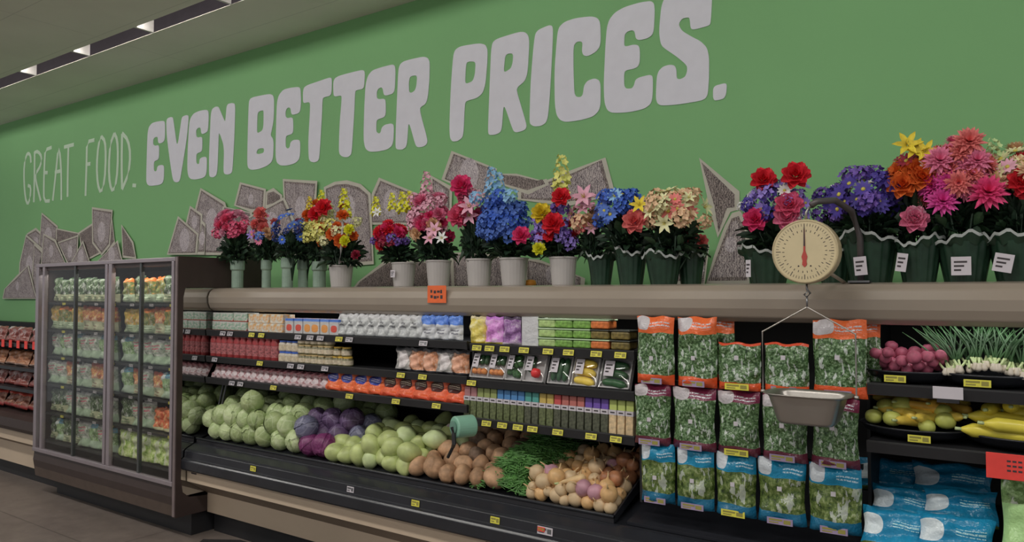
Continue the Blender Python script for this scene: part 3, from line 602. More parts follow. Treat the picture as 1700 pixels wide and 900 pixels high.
row([proto_box('yogurt_carton', 'carton', 0.08, 0.1, 0.1, cart2), proto_box('yogurt_carton', 'carton', 0.08, 0.1, 0.1, cart3)], 473, 560, Z1, 3.22, 6, 'white carton with bright logo', 'of its run on top shelf', 'logo cartons', seq=[0, 0, 1, 1, 1, 0])
row([proto_bag('dressing_pouch', 'pouch', 0.1, 0.14, 0.05, whp, 90), proto_bag('dressing_pouch', 'pouch', 0.1, 0.14, 0.05, whp, 91)], 562, 700, Z1, 3.25, 8, 'white upright pouch with grey print', 'of its run on top shelf', 'white pouches', seq=[0, 1] * 4)
row([proto_bag('dressing_pouch', 'pouch', 0.1, 0.14, 0.05, wbp, 92)], 700, 768, Z1, 3.25, 3, 'white pouch with blue top', 'at right end of top shelf', 'blue-topped pouches')
# ---- second shelf, left run
Z2 = 1.272
redb = mat('red_juice', (112, 40, 42), 0.25, var=0.3, scale=30); redl = mat('red_label', (122, 70, 72), 0.5, var=0.6, scale=70)
capd = mat('dark_red_cap', (120, 52, 52), 0.4); blucap = mat('blue_cap', (52, 80, 150), 0.35); tancap = mat('tan_lid', (150, 132, 95), 0.4)
creaml = mat('cream_label', (150, 140, 122), 0.6, var=0.25, scale=60); darkj = mat('olive_jar_contents', (88, 84, 60), 0.3, var=0.4, scale=50); yellid = mat('yellow_lid', (170, 140, 60), 0.4)
jr = proto_jar('juice_bottle', 'bottle', 0.033, 0.165, redb, capd, redl)
row([jr], 352, 464, Z2, 3.235, 11, 'red juice bottle', 'in front row on second shelf', 'red juice bottles'); row([jr], 347, 470, Z2, 3.32, 11, 'red juice bottle', 'in back row on second shelf', 'red juice bottles')
bj = proto_jar('dip_jar', 'jar', 0.036, 0.07, mat('cream_jar', (150, 142, 130), 0.3), blucap, creaml)
for k in range(2): row([bj], 467, 498, Z2 + 0.072 * k, 3.24, 3, 'cream jar with blue lid', ['in lower tier on second shelf', 'in upper tier on second shelf'][k], 'blue-lidded jars')
tj = proto_jar('sauce_jar', 'jar', 0.036, 0.06, darkj, tancap, creaml)
for k in range(3): row([tj], 499, 552, Z2 + 0.062 * k, 3.24, 5, 'small tan-lidded jar', ['in lowest tier on second shelf', 'in middle tier on second shelf', 'in top tier on second shelf'][k], 'tan-lidded jars')
yj = proto_jar('sauce_jar', 'jar', 0.034, 0.058, darkj, yellid, creaml)
for k in range(2): row([yj], 553, 582, Z2 + 0.06 * k, 3.26, 3 - k, 'small jar with dark yellow lid', ['in lower tier on second shelf', 'in upper tier on second shelf'][k], 'yellow-lidded jars')
mush = mat_print('mushroom_pouch_print', (60, 60, 62), [(50, 50, 54), (110, 108, 106), (150, 148, 145)], (44, 44, 48), 0.85, 0.1, logo=(155, 150, 150), lg=(0.5, 0.5, 0.3, 0.35), ms=18)
mush2 = mat_print('mushroom_pouch_orange', (60, 60, 62), [(60, 50, 50), (150, 100, 70), (155, 140, 130)], (44, 44, 48), 0.85, 0.1, logo=(160, 120, 100), lg=(0.45, 0.45, 0.28, 0.3), ms=18)
row([proto_bag('mushroom_pack', 'pouch', 0.125, 0.14, 0.05, mush, 93), proto_bag('mushroom_pack', 'pouch', 0.125, 0.14, 0.05, mush2, 94)], 660, 776, Z2, 3.25, 5, 'dark pouch with pale printed patch', 'at right end of second shelf', 'dark pouches', seq=[0, 1, 1, 0, 1])
# ---- third shelf, left run
Z3 = 1.118
pink = mat_print('pink_pack_print', (120, 78, 82), [(90, 56, 60), (120, 90, 92), (145, 130, 132)], (128, 112, 114), 0.75, 0.16, logo=(150, 140, 142), lg=(0.5, 0.4, 0.32, 0.2), ms=30)
row([proto_bag('cutlet_pack', 'packet', 0.095, 0.105, 0.03, pink, 95)], 352, 540, Z3, 3.225, 17, 'mauve packet with white label', 'on third shelf', 'mauve packets', rot=-0.5)
orb = mat_print('orange_bag_print', (185, 72, 40), [(180, 70, 38), (190, 84, 48)], (180, 68, 40), 0.9, 0.1, logo=(52, 60, 120), lg=(0.45, 0.55, 0.3, 0.22), text=(150, 145, 160), tx=(0.25, 0.65, 0.48, 0.64), ms=12, distort=0.0)
orb2 = mat_print('orange_bag_print_dark', (180, 70, 44), [(180, 66, 40), (178, 78, 50)], (175, 62, 40), 0.9, 0.1, logo=(60, 36, 34), lg=(0.45, 0.55, 0.3, 0.25), text=(150, 140, 120), tx=(0.25, 0.65, 0.5, 0.66), ms=12, distort=0.0)
row([proto_bag('carrot_bag', 'bagged vegetables', 0.16, 0.15, 0.06, orb, 96), proto_bag('carrot_bag', 'bagged vegetables', 0.16, 0.15, 0.06, orb2, 97)], 541, 768, Z3, 3.225, 9, 'orange bag of small carrots', 'on third shelf', 'orange carrot bags', rot=-0.45, seq=[0, 0, 0, 0, 1, 1, 1, 1, 1])
# ---- right section, top shelf
Z4 = 1.452
def pm(name, top, mid, bot, ms=30, **kw): return mat_print(name, top, mid, bot, kw.pop('vt', 0.9), kw.pop('vb', 0.1), ms=ms, **kw)
r1 = [('yellow pepper bag', 'vegetable_bag', 783, 806, pm('yellow_film', (150, 140, 110), [(150, 135, 50), (165, 150, 80), (160, 155, 130)], (160, 140, 50), 20), 0.15, 0),
      ('pink and purple vegetable bag', 'vegetable_bag', 808, 834, pm('pink_film', (140, 90, 150), [(120, 60, 120), (160, 110, 160), (150, 140, 150)], (150, 140, 70), 16), 0.15, 0),
      ('purple-netted vegetable bag', 'vegetable_bag', 836, 862, pm('purple_film', (60, 50, 66), [(60, 40, 66), (110, 76, 120), (150, 140, 150)], (140, 130, 140), 22), 0.15, 0),
      ('plain white carton', 'white_carton', 865, 893, pm('white_carton_print', (158, 158, 158), [(156, 156, 158)], (150, 150, 150)), 0.165, 1)]
gsm = pm('green_veg_film', (140, 160, 110), [(60, 90, 40), (100, 135, 60), (150, 165, 130)], (110, 140, 80), 30, vb=0.2)
for dsc, nm, a0, a1, m, h, kind in r1:
    w = abs(xat(a1, 3.23) - xat(a0, 3.23)) * 1.0
    p = proto_box(nm, 'carton', w, h, 0.09, m) if kind else proto_bag(nm, 'bagged vegetables', w * 1.15, h, 0.06, m, int(a0))
    row([p], a0, a1, Z4, 3.24, 1, dsc, 'on top shelf of middle section', None)
def proto_clam(name, w, h, d, content, band):
    p = MB().box(-w / 2, w / 2, 0, d, 0.003, h * 0.86).ob(name, content, None, bevel=0.008); p['category'] = 'plastic tub'
    MB().box(-w / 2 - 0.004, w / 2 + 0.004, -0.004, d + 0.004, h * 0.86, h).ob('lid', M['film'] if band is None else band, p, bevel=0.003)
    return p
lidg = mat('clear_lid_pale', (140, 158, 130), 0.2, var=0.1)
cg = proto_clam('vegetable_tub', 0.10, 0.048, 0.09, mat('snap_pea_contents', (92, 125, 58), 0.35, var=0.5, scale=60), lidg)
cg2 = proto_clam('vegetable_tub', 0.10, 0.048, 0.09, mat('apple_tub_contents', (130, 150, 96), 0.35, var=0.3, scale=50), lidg)
co = proto_clam('vegetable_tub', 0.10, 0.048, 0.09, mat('carrot_tub_contents', (170, 88, 45), 0.35, var=0.4, scale=60), lidg)
ct = proto_clam('vegetable_tub', 0.10, 0.048, 0.09, mat('mixed_tub_contents', (90, 78, 40), 0.35, var=0.6, scale=60), mat('dark_lid', (50, 52, 48), 0.3))
TI = ['lowest', 'middle', 'topmost']
for px, pr_, dsc in ((908, cg2, 'pale green vegetable tub left'), (936, cg, 'green vegetable tub centre-left'), (966, cg, 'green vegetable tub centre-right'), (996, co, 'orange vegetable tub'), (1030, ct, 'dark-lidded mixed vegetable tub')):
    for k in range(3 if px < 1020 else 2):
        q = pr_ if not (pr_ is co and k == 1) else ct
        place(q, (xat(px, 3.24), 3.235, Z4 + 0.049 * k), f"{dsc} on top shelf of middle section, {TI[k] if px < 1020 else TI[k * 2]} of stack", group='stacked vegetable tubs')
# ---- right section, middle shelf: tray packs
Z5 = 1.262
def veg_rod(b, p0, p1, r, m): 
    p0 = Vector(p0); p1 = Vector(p1); pts = [p0.lerp(p1, t) + Vector((0, 0, 0.006 * math.sin(PI * t))) for t in (0, 0.06, 0.2, 0.5, 0.8, 0.94, 1)]
    b.tube(pts, r, 10, m, [0.3, 0.75, 1, 1.05, 1, 0.7, 0.3]); return b
trayw = M['white']; cuk = mat('cucumber_skin', (34, 62, 38), 0.3, var=0.3, scale=40); squ = mat('yellow_squash_skin', (188, 150, 64), 0.35, var=0.12, scale=20); tomr = mat('tomato_skin', (160, 42, 44), 0.25); orp = mat('orange_slices', (170, 100, 55), 0.4, var=0.4, scale=60)
broc = mat('broccoli_heads', (40, 72, 36), 0.7, var=0.5, scale=90, bump=1)
def tray_pack(name, dsc, pxc, wpx, kind, shelf='on middle shelf of middle section'):
    w = abs(xat(pxc + wpx / 2, 3.24) - xat(pxc - wpx / 2, 3.24)); h = 0.15
    t = thing(name, f"{dsc} {shelf}", 'tray pack', (xat(pxc, 3.24), 3.225, Z5 + 0.004)); t.rotation_euler = (-0.38, 0, 0)
    MB().box(-w / 2, w / 2, 0, 0.012, 0, h).box(-w / 2, w / 2, -0.022, 0, 0, 0.008).box(-w / 2, w / 2, -0.022, 0, h - 0.008, h).box(-w / 2, -w / 2 + 0.006, -0.022, 0, 0, h).box(w / 2 - 0.006, w / 2, -0.022, 0, 0, h).ob('foam_tray', trayw, t, bevel=0.003)
    iw = w - 0.03
    if kind in ('cuke', 'squash', 'zuke'):
        n = 3; m = {'cuke': cuk, 'squash': squ, 'zuke': cuk}[kind]
        for k in range(n):
            if kind == 'cuke': veg_rod(MB(), (-iw / 2 + iw * (k + 0.5) / n, -0.018, 0.015), (-iw / 2 + iw * (k + 0.5) / n + 0.004, -0.018, h - 0.015), iw / n / 2 * 0.98, 0).ob('cucumber', m, t, smooth=True)
            else: veg_rod(MB(), (-iw / 2, -0.016, 0.028 + 0.042 * k), (iw / 2, -0.016, 0.014 + 0.046 * k), 0.0205, 0).ob('squash' if kind == 'squash' else 'zucchini', m, t, smooth=True)
    if kind == 'mix':
        for k in range(3): veg_rod(MB(), (-iw / 2 + iw * (k + 0.5) / 3, -0.014, h * 0.5), (-iw / 2 + iw * (k + 0.5) / 3, -0.014, h - 0.02), 0.014, 0).ob('cucumber', cuk, t, smooth=True)
        for k in range(3): MB().lathe([(0.001, 0), (0.014, 0.004), (0.019, 0.016), (0.014, 0.03), (0.001, 0.034)], 10, -iw / 2 + iw * (k + 0.5) / 3, -0.018).ob('orange_slice', orp, t, smooth=True, loc=(0, 0, 0.02))
    if kind == 'tomato':
        veg_rod(MB(), (-iw / 4, -0.018, 0.05), (-iw / 5, -0.018, h - 0.012), 0.022, 0).ob('cucumber', cuk, t, smooth=True)
        MB().lathe([(0.001, -0.026), (0.02, -0.02), (0.028, 0), (0.02, 0.02), (0.001, 0.024)], 14, iw / 5, -0.03).ob('tomato', tomr, t, smooth=True, loc=(0, 0, 0.045))
    if kind == 'broc':
        R = random.Random(5); b = MB()
        for k in range(14):
            x = R.uniform(-iw / 2 + 0.01, iw / 2 - 0.01); z = R.uniform(0.02, h - 0.02); b.lathe([(0.002, z - 0.018), (0.014, z - 0.012), (0.018, z), (0.014, z + 0.012), (0.002, z + 0.018)], 8, x, -0.014)
        b.ob('broccoli', broc, t, smooth=True)
    MB().grid(lambda u, v: ((u - 0.5) * w, -0.024 - 0.018 * math.sin(PI * u) * math.sin(PI * v), v * h), 6, 6).ob('film', M['film'], t, smooth=True)
    card(w * 0.32, h * 0.5, -0.0445, h * 0.6, M['paper'], 'label', t, cx=-w * 0.16, lines=True)
tray_pack('snack_tray', 'tray of cucumber and orange snack pieces', 800, 30, 'mix', 'at left end of middle shelf in middle section'); tray_pack('snack_tray', 'tray of snack pieces second from left', 828, 28, 'mix')
tray_pack('broccoli_tray', 'wrapped tray of dark green broccoli', 857, 28, 'broc'); tray_pack('salad_kit_tray', 'wrapped tray with cucumber and one red tomato', 889, 34, 'tomato')
tray_pack('cucumber_tray', 'wrapped tray of dark green cucumbers', 931, 36, 'cuke'); tray_pack('squash_tray', 'wrapped tray of yellow squash', 973, 42, 'squash'); tray_pack('zucchini_tray', 'wrapped tray of dark green zucchini at the right end', 1023, 50, 'zuke')
# ---- herb packs
Z6 = 1.055
herb_g = [mat('herb_leaves', (72, 78, 52), 0.3, var=0.6, scale=70), mat('herb_leaves_dark', (60, 62, 50), 0.3, var=0.6, scale=70), mat('garlic_contents', (160, 140, 110), 0.35, var=0.3, scale=50)]
HC = {'pink': (130, 90, 92), 'olive': (110, 118, 72), 'blue': (60, 100, 142), 'teal': (62, 118, 112), 'ochre': (150, 130, 70), 'red': (150, 62, 62), 'rose': (140, 82, 76), 'purple': (84, 62, 128), 'lime': (140, 150, 84)}
hseq = ['pink', 'pink', 'olive', 'olive', 'olive', 'blue', 'blue', 'blue', 'blue', 'teal', 'teal', 'ochre', 'ochre', 'red', 'rose', 'rose', 'rose', 'purple', 'purple', 'purple', 'lime', 'lime', 'lime']
hp = {}
for cname in HC:
    w, h, d = 0.038, 0.162, 0.035
    p = MB().box(-w / 2, w / 2, 0, d, 0, h * 0.56).ob('herb_pack', herb_g[2] if cname == 'lime' else herb_g[0 if cname in ('pink', 'olive', 'ochre', 'blue') else 1], None, bevel=0.003); p['category'] = 'herb pack'
    MB().box(-w / 2, w / 2, 0.004, d - 0.004, h * 0.70, h).ob('header_card', mat('header_' + cname, HC[cname], 0.4, var=0.1), p, bevel=0.002)
    MB().box(-w / 2 - 0.001, w / 2 + 0.001, -0.001, d, h * 0.56, h * 0.70).box(-w * 0.3, w * 0.3, -0.002, -0.001, h * 0.61, h * 0.65, 1).ob('label', [M['paper'], M['ink']], p)
    hp[cname] = p
x0 = xat(768, 3.21); x1 = xat(1050, 3.21)
for i, cname in enumerate(hseq):
    place(hp[cname], (x0 + (x1 - x0) * (i + 0.5) / len(hseq), 3.215, Z6), f"slim herb pack with {cname} header on the middle section's lowest shelf, {ORD[i]} from left", group='slim herb packs', rot=(-0.04, 0, 0))
# ------------------------------------------------------------------ hanging bags of greens
def bagmat(n, top, bot, vt, vb): return mat_print(n, top, KALE, bot, vt, vb, logo=(150, 145, 148), text=(150, 150, 155), ms=85, painted_glint=0.55, gloss=0.2, k=0.46, lg=(0.2, 0.9, 0.24, 0.1))
bo = bagmat('kale_bag_orange', (180, 80, 42), (165, 66, 34), 0.76, 0.15); bo2 = mat_print('kale_bag_orange_low', (160, 60, 40), KALE, (165, 66, 34), 0.955, 0.17, ms=85, painted_glint=0.55, gloss=0.2, k=0.46)
bmr = bagmat('greens_bag_maroon', (88, 30, 52), (74, 30, 42), 0.82, 0.15)
SAL = [(20, 30, 12), (50, 66, 28), (84, 98, 52), (130, 136, 106)]
bbl = mat_print('salad_bag_blue', (18, 98, 128), SAL, (20, 76, 102), 0.72, 0.2, logo=(150, 155, 160), text=(140, 160, 170), ms=45, painted_glint=0.4, gloss=0.2, k=0.46, lg=(0.16, 0.88, 0.17, 0.14), tx=(0.55, 0.95, 0.78, 0.88))
def hang(name, m, h, dz, seeds, cols, z, desc, rowname, tagm, ypos=3.165):
    for i, (a0, a1) in enumerate(cols):
        xa, xb = xat(a0, ypos), xat(a1, ypos); w = xb - xa
        hh, mm, zz = (h, m, z) if not isinstance(h, list) else (h[i], m[i], z)
        o = pillow(w * 1.0, hh, 0.085, seeds + i, seal=0.05).ob(name, mm, None, smooth=True)
        tag(o, f"{desc}, {rowname}, {ORD[i]} from left", 'bagged greens', desc + ' ' + rowname); o.location = ((xa + xb) / 2, ypos, zz); o.rotation_euler = (0.0, 0, random.Random(seeds + i).uniform(-0.05, 0.05))
        c = pricetag(o, 0.0, -0.045, 0.018, 'yellow' if i == 2 else 'tagm', 0.1, 0.026, 0.0)
        if i % 2 == 0 or True:
            MB().box(-0.009, 0.009, -0.0475, -0.0465, 0.11 + 0.01 * i, 0.128 + 0.01 * i).ob('sticker', M['paper'], o)
M['tagm'] = mat('lilac_shelf_tag', (118, 104, 128), 0.5, var=0.1)
cols_o = [(1057, 1121), (1124, 1192), (1192, 1264), (1268, 1344), (1349, 1440)]
hang('kale_bag', [bo, bo, bo2, bo2, bo], [0.305, 0.305, 0.20, 0.205, 0.305], 0, 200, cols_o, 1.315, 'clear bag of chopped kale with orange ends', 'top hanging row', M['tagm'])
cols_m = [(1054, 1113), (1117, 1188), (1192, 1260), (1264, 1340), (1345, 1425)]
hang('greens_bag', bmr, 0.272, 0, 220, cols_m, 1.04, 'clear bag of greens with maroon ends', 'middle hanging row', M['tagm'])
cols_b = [(1064, 1120), (1122, 1185), (1187, 1254), (1257, 1335), (1340, 1428)]
hang('salad_bag', bbl, 0.262, 0, 240, cols_b, 0.785, 'clear bag of leafy salad with blue ends', 'bottom hanging row', M['tagm'])
# orange bag end peeping out behind the last two tall bags
for a0, a1, s, l in ((1185, 1218, 260, 'second'), (1425, 1462, 261, 'fifth')):
    xa, xb = xat(a0, 3.26), xat(a1, 3.26)
    o = pillow(xb - xa + 0.06, 0.30, 0.05, s).ob('kale_bag', bo, None, smooth=True); tag(o, f"bag of chopped kale peeping out behind the {l} bag of the top hanging row", 'bagged greens'); o.location = ((xa + xb) / 2 - 0.03, 3.28, 1.32)
# ------------------------------------------------------------------ blue salad bags heaped at lower right
bb2 = mat_print('heaped_bag_blue', (18, 92, 122), [(16, 84, 114), (24, 102, 134)], SAL[1], 0.99, 0.08, logo=(150, 158, 162), text=(130, 160, 172), ms=8, gloss=0.22, lg=(0.14, 0.55, 0.2, 0.26), tx=(0.5, 0.92, 0.5, 0.66))
heap = [(1478, 790, 3.50, 0.28, 0.14, 'back layer, left'), (1580, 800, 3.45, 0.28, 0.14, 'back layer, right'), (1500, 838, 3.28, 0.24, 0.13, 'middle layer, left'), (1595, 843, 3.26, 0.24, 0.13, 'middle layer, right'),
        (1482, 880, 3.12, 0.22, 0.15, 'front layer, left'), (1585, 892, 3.11, 0.24, 0.15, 'front layer, right')]
for i, (px, py, Y, w, h, nm) in enumerate(heap):
    c = at(px, py, Y=Y); o = pillow(w, h, 0.09, 300 + i, seal=0.05).ob('salad_bag', bb2, None, smooth=True); tag(o, f"bright blue bag of leafy salad heaped at lower right, {nm}", 'bagged greens', 'heaped blue salad bags')
    o.location = (c.x, c.y, c.z - h / 2); o.rotation_euler = (-0.45, 0.03 * (i % 3 - 1), 0.05 * (i % 2))
c = at(1690, 850, Y=3.12); o = pillow(0.2, 0.26, 0.09, 320).ob('greens_bag', mat_print('pale_green_bag', (100, 150, 90), [(50, 66, 36), (80, 104, 60), (130, 150, 110)], (120, 150, 100), 0.97, 0.62, ms=40, painted_glint=0.4), None, smooth=True)
tag(o, 'pale green printed bag of greens at the right edge beside the blue bags', 'bagged greens'); o.location = (c.x + 0.05, c.y, c.z - 0.14); o.rotation_euler = (-0.3, 0, 0)
MB().prism_x([(3.16, 0.66), (3.16, 0.675), (3.86, 0.81), (3.86, 0.795)][::-1], TX1 + 0.05, cx1).ob('deck_pan', M['blackg'], PC)
# ------------------------------------------------------------------ bowls on the right
def bowl(px, py, wpx, Y, zb, label):
    x = xat(px, Y); r = wpx * mpp(px, Y) / 2
    t = thing('oval_bowl', label, 'bowl', (x, Y + 0.02, zb))
    MB().lathe([(r * 0.72, 0), (r * 0.93, 0.018), (r, 0.036), (r * 1.03, 0.039), (r * 1.03, 0.044), (r * 0.97, 0.044), (r * 0.9, 0.028), (r * 0.68, 0.01)], 32, sy=0.85, cap=True).ob('dish', M['blackg'], t, smooth=True)
    return t, r
B_r, rr = bowl(1507, 610, 138, 3.32, 1.382, 'black oval bowl holding small red potatoes'); pricetag(B_r, -0.03, -rr * 0.85 - 0.012, 0.016, 'yellow', 0.075, 0.026, 0)
B_g, rg = bowl(1640, 615, 142, 3.32, 1.382, 'black oval bowl holding green onions'); pricetag(B_g, -0.03, -rg * 0.85 - 0.012, 0.016, 'yellow', 0.085, 0.026, 0)
B_s, rs = bowl(1517, 700, 165, 3.31, 1.168, 'black oval bowl holding mixed yellow and green squash'); pricetag(B_s, 0.03, -rs * 0.85 - 0.012, 0.016, 'yellow', 0.075, 0.026, 0)
B_y, ry = bowl(1700, 710, 190, 3.31, 1.168, 'black oval bowl of long yellow squash at the right edge')
def blob(name, r, m, cat, seed, sz=1.0, bumpy=0.05, nu=14, nv=10, stem=None, extra=None):
    R = random.Random(seed); ph = [R.uniform(0, 6.28) for _ in range(4)]
    def f(u, v):
        a = 2 * PI * u; t = PI * (v - 0.5); k = 1 + bumpy * math.sin(2 * a + ph[0]) * math.cos(t) + bumpy * math.sin(3 * t + ph[1]) + bumpy * 0.6 * math.sin(5 * a + 3 * t + ph[2])
        return (r * k * math.cos(t) * math.cos(a), r * k * math.cos(t) * math.sin(a), r * sz * k * math.sin(t))
    p = MB().grid(f, nu, nv).ob(name, m, None, smooth=True); p['category'] = cat
    return p
def relax(items, surf, it=120, yb=(3.15, 3.8), xb=(-5, 0), tight=0.92, slide=0.0):
    """items: [x, y, z, r]; push apart, fall on to the sloped surface"""
    for q in range(it):
        for a in items: a[2] -= 0.006; a[1] -= slide
        for i in range(len(items)):
            A_ = items[i]
            for j in range(i + 1, len(items)):
                B_ = items[j]; dx = B_[0] - A_[0]
                if abs(dx) > 0.3: continue
                dy = B_[1] - A_[1]; dz = B_[2] - A_[2]; D = math.sqrt(dx * dx + dy * dy + dz * dz) or 1e-6; m = (A_[3] + B_[3]) * tight - D
                if m > 0:
                    m *= 0.5; dx, dy, dz = dx / D * m, dy / D * m, dz / D * m
                    A_[0] -= dx; A_[1] -= dy; A_[2] -= dz; B_[0] += dx; B_[1] += dy; B_[2] += dz
        for a in items:
            a[0] = min(max(a[0], xb[0] + a[3]), xb[1] - a[3]); a[1] = min(max(a[1], yb[0] + a[3] * 0.8), yb[1] - a[3])
            lo = surf(a[0], a[1]) + a[3] * 0.97
            if a[2] < lo: a[2] = lo
    return items
def in_bowl(x, y, zb, r, protos, n, dsc, ip, seed, ri, group, rad=None):
    R = random.Random(seed); it = []
    for k in range(n):
        a = R.uniform(0, 6.28); d = r * 0.75 * math.sqrt(R.random()); it.append([x + d * math.cos(a), y + 0.85 * d * math.sin(a), zb + 0.05 + 0.02 * (k // 6), ri * R.uniform(0.85, 1.1)])
    sf = lambda px_, py_: zb + 0.018 + max(0, (math.hypot(px_ - x, (py_ - y) / 0.85) / r - 0.45)) * 0.16
    relax(it, sf, 100, (y - r * 0.85, y + r * 0.85), (x - r * 0.86, x + r * 0.86), 0.95)
    it.sort(key=lambda q: q[0])
    for k, q in enumerate(it):
        place(R.choice(protos), (q[0], q[1], q[2]), f"{dsc}, {ORD[k]} from left {ip}", rot=(R.uniform(-.6, .6), R.uniform(-.6, .6), R.uniform(0, 6)), scale=q[3] / ri, group=group)
redp = [blob('red_potato', 0.026, mat('red_potato_skin', (132, 66, 84), 0.5, var=0.25, scale=50), 'potato', s, 0.9) for s in (1, 2, 3)]
in_bowl(B_r.location.x, B_r.location.y, 1.382, rr, redp, 40, 'small pinkish red potato', 'in its bowl', 11, 0.0245, 'red potatoes in the bowl')
# green onions
R = random.Random(4); onw = mat('onion_white_end', (160, 152, 140), 0.4, var=0.1); ong = mat('onion_green_leaf', (48, 74, 46), 0.45, var=0.5, scale=14); ong2 = mat('onion_pale_stem', (140, 152, 110), 0.4)
R = random.Random(4)
for i in range(11):
    t = thing('green_onion_bunch', f"bunch of green onions with white roots, {ORD[i]} from left in the bowl", 'green onions', (B_g.location.x - rg * 0.78 + rg * 1.56 * i / 10, B_g.location.y - 0.085 + 0.03 * (i % 2), 1.382 + 0.072 - 0.03 * abs(i - 5) / 5), group='green onion bunches in the bowl')
    bw = MB(); bg = MB(); bs = MB()
    for k in range(6):
        a = R.uniform(-0.02, 0.02); fx = R.uniform(-0.10, 0.10) - 0.12 * (5 - i) / 5 * 0.3
        bw.lathe([(0.001, -0.01), (0.009, -0.006), (0.011, 0.002), (0.007, 0.012), (0.005, 0.02)], 8, a, R.uniform(-0.015, 0.01))
        y0 = R.uniform(-0.01, 0.01)
        bs.tube([(a, y0, 0.012), (a + fx * 0.1, y0 + 0.02, 0.022), (a + fx * 0.2, y0 + 0.035, 0.036)], 0.0045, 6)
        for q in range(2):
            fx2 = fx + R.uniform(-0.05, 0.05); L = R.uniform(0.8, 1.15)
            bg.tube([(a + fx * 0.2, y0 + 0.035, 0.036), (a + fx2 * 0.4, y0 + 0.06, 0.036 + 0.045 * L), (a + fx2 * 0.75 * L, y0 + 0.09, 0.036 + 0.085 * L), (a + fx2 * 1.05 * L, y0 + 0.12, 0.036 + 0.115 * L)], 0.0036, 5, 0, [1, 1, 0.8, 0.3])
    bw.ob('bulbs', onw, t, smooth=True); bs.ob('stems', ong2, t, smooth=True); bg.ob('leaves', ong, t, smooth=True)
# squash
def squash_mesh(L, r, bend, neck, m, name, cat):
    pts = []; tp = []
    for k in range(13):
        s = k / 12; pts.append((L * (s - 0.5), bend * math.sin(PI * s), 0)); body = math.sin(PI * min(1, s * 1.15 + 0.02)) ** 0.5 if s < 0.8 else 1
        tp.append(max(0.12, (0.25 + 0.75 * min(1, s * 6)) * (1 - neck * (1 - s)) * (1 if s < 0.85 else math.sqrt(max(0.02, 1 - ((s - 0.85) / 0.155) ** 2)))))
    b = MB().tube(pts, r, 12, 0, tp); o = b.ob(name, m, None, smooth=True); o['category'] = cat
    MB().tube([(-L / 2 - 0.018, 0, 0), (-L / 2 + 0.004, 0, 0)], r * 0.22, 7).ob('stem', ong2, o, smooth=True)
    return o
sqm = squ; sq2 = mat('squash_skin_gold', (186, 136, 56), 0.35, var=0.15); pgm = mat('pale_green_squash_skin', (140, 144, 72), 0.4, var=0.12); 
q1 = squash_mesh(0.17, 0.026, 0.02, 0.35, sqm, 'yellow_squash', 'squash'); q2 = squash_mesh(0.15, 0.026, 0.012, 0.4, sq2, 'yellow_squash', 'squash'); q3 = squash_mesh(0.23, 0.029, 0.02, 0.15, mat('long_squash_skin', (200, 160, 60), 0.3, var=0.08), 'yellow_squash', 'squash')
g1 = blob('round_squash', 0.04, pgm, 'squash', 21, 0.85, 0.03)
bx, by, bz = B_s.location.x, B_s.location.y, 1.168
SQ = [(-0.14, -0.09, 0.062, 'g', 0.8), (-0.07, -0.12, 0.064, 'g', 0.85), (-0.10, -0.03, 0.10, 'g', 0.95), (-0.045, -0.045, 0.112, 'g', 1.0), (0.0, -0.13, 0.06, 'y', 0.9), (0.06, -0.12, 0.075, 'y', 1), (0.11, -0.10, 0.07, 'g', 0.9), (0.14, -0.05, 0.085, 'y', 2), (0.03, -0.06, 0.115, 'o', 0), (0.08, -0.02, 0.125, 'o', 1.2), (-0.01, 0.01, 0.145, 'o', -0.5), (0.06, 0.03, 0.15, 'o', 0.2), (-0.09, 0.05, 0.12, 'y', 0.1), (0.02, 0.07, 0.165, 'y', 0.05), (0.12, 0.04, 0.13, 'y', 0.6), (-0.03, 0.10, 0.12, 'o', 0), (-0.12, 0.0, 0.075, 'g', 0.85), (0.0, -0.09, 0.085, 'y', 0.3), (0.10, -0.06, 0.10, 'g', 0.8), (-0.06, -0.09, 0.085, 'y', -0.4), (0.05, -0.13, 0.045, 'g', 0.75), (-0.02, -0.02, 0.12, 'o', 0.9), (0.13, 0.0, 0.11, 'o', -0.5)]
for i, (dx, dy, dz, k, a) in enumerate(sorted(SQ)):
    pr_ = {'g': g1, 'y': q1, 'o': q2}[k]
    place(pr_, (bx + dx * 0.86 * rs / 0.17, by + dy * 0.85, bz + dz * 0.95 + 0.012), f"{ {'g': 'round pale green squash', 'y': 'yellow squash', 'o': 'golden yellow squash'}[k]}, {ORD[i]} from left in the mixed squash bowl", rot=(0, 0.1, a if k != 'g' else 0), scale=a if k == 'g' else 0.9, group='squash in the mixed bowl')
bx, by = B_y.location.x, B_y.location.y
YQ = [(-0.11, -0.12, 0.055, 0.2), (-0.03, -0.13, 0.085, 0.15), (0.06, -0.10, 0.075, 0.1), (-0.09, -0.06, 0.10, 0.25), (0.03, -0.05, 0.12, -0.3), (-0.10, 0.0, 0.13, 1.2), (-0.04, 0.0, 0.15, 1.4), (0.05, 0.02, 0.15, 0.5), (0.13, -0.03, 0.11, 0.2), (-0.02, 0.06, 0.17, 0.1), (0.1, 0.07, 0.16, 0.0)]
for i, (dx, dy, dz, a) in enumerate(sorted(YQ)):
    place(q3, (bx + 0.015 + dx * 0.9, by + dy, bz + dz * 0.95), f"long bright yellow squash in the right-edge bowl, {ORD[i]} from left", rot=(0, 0.08, a), group='long squash in the right-edge bowl')
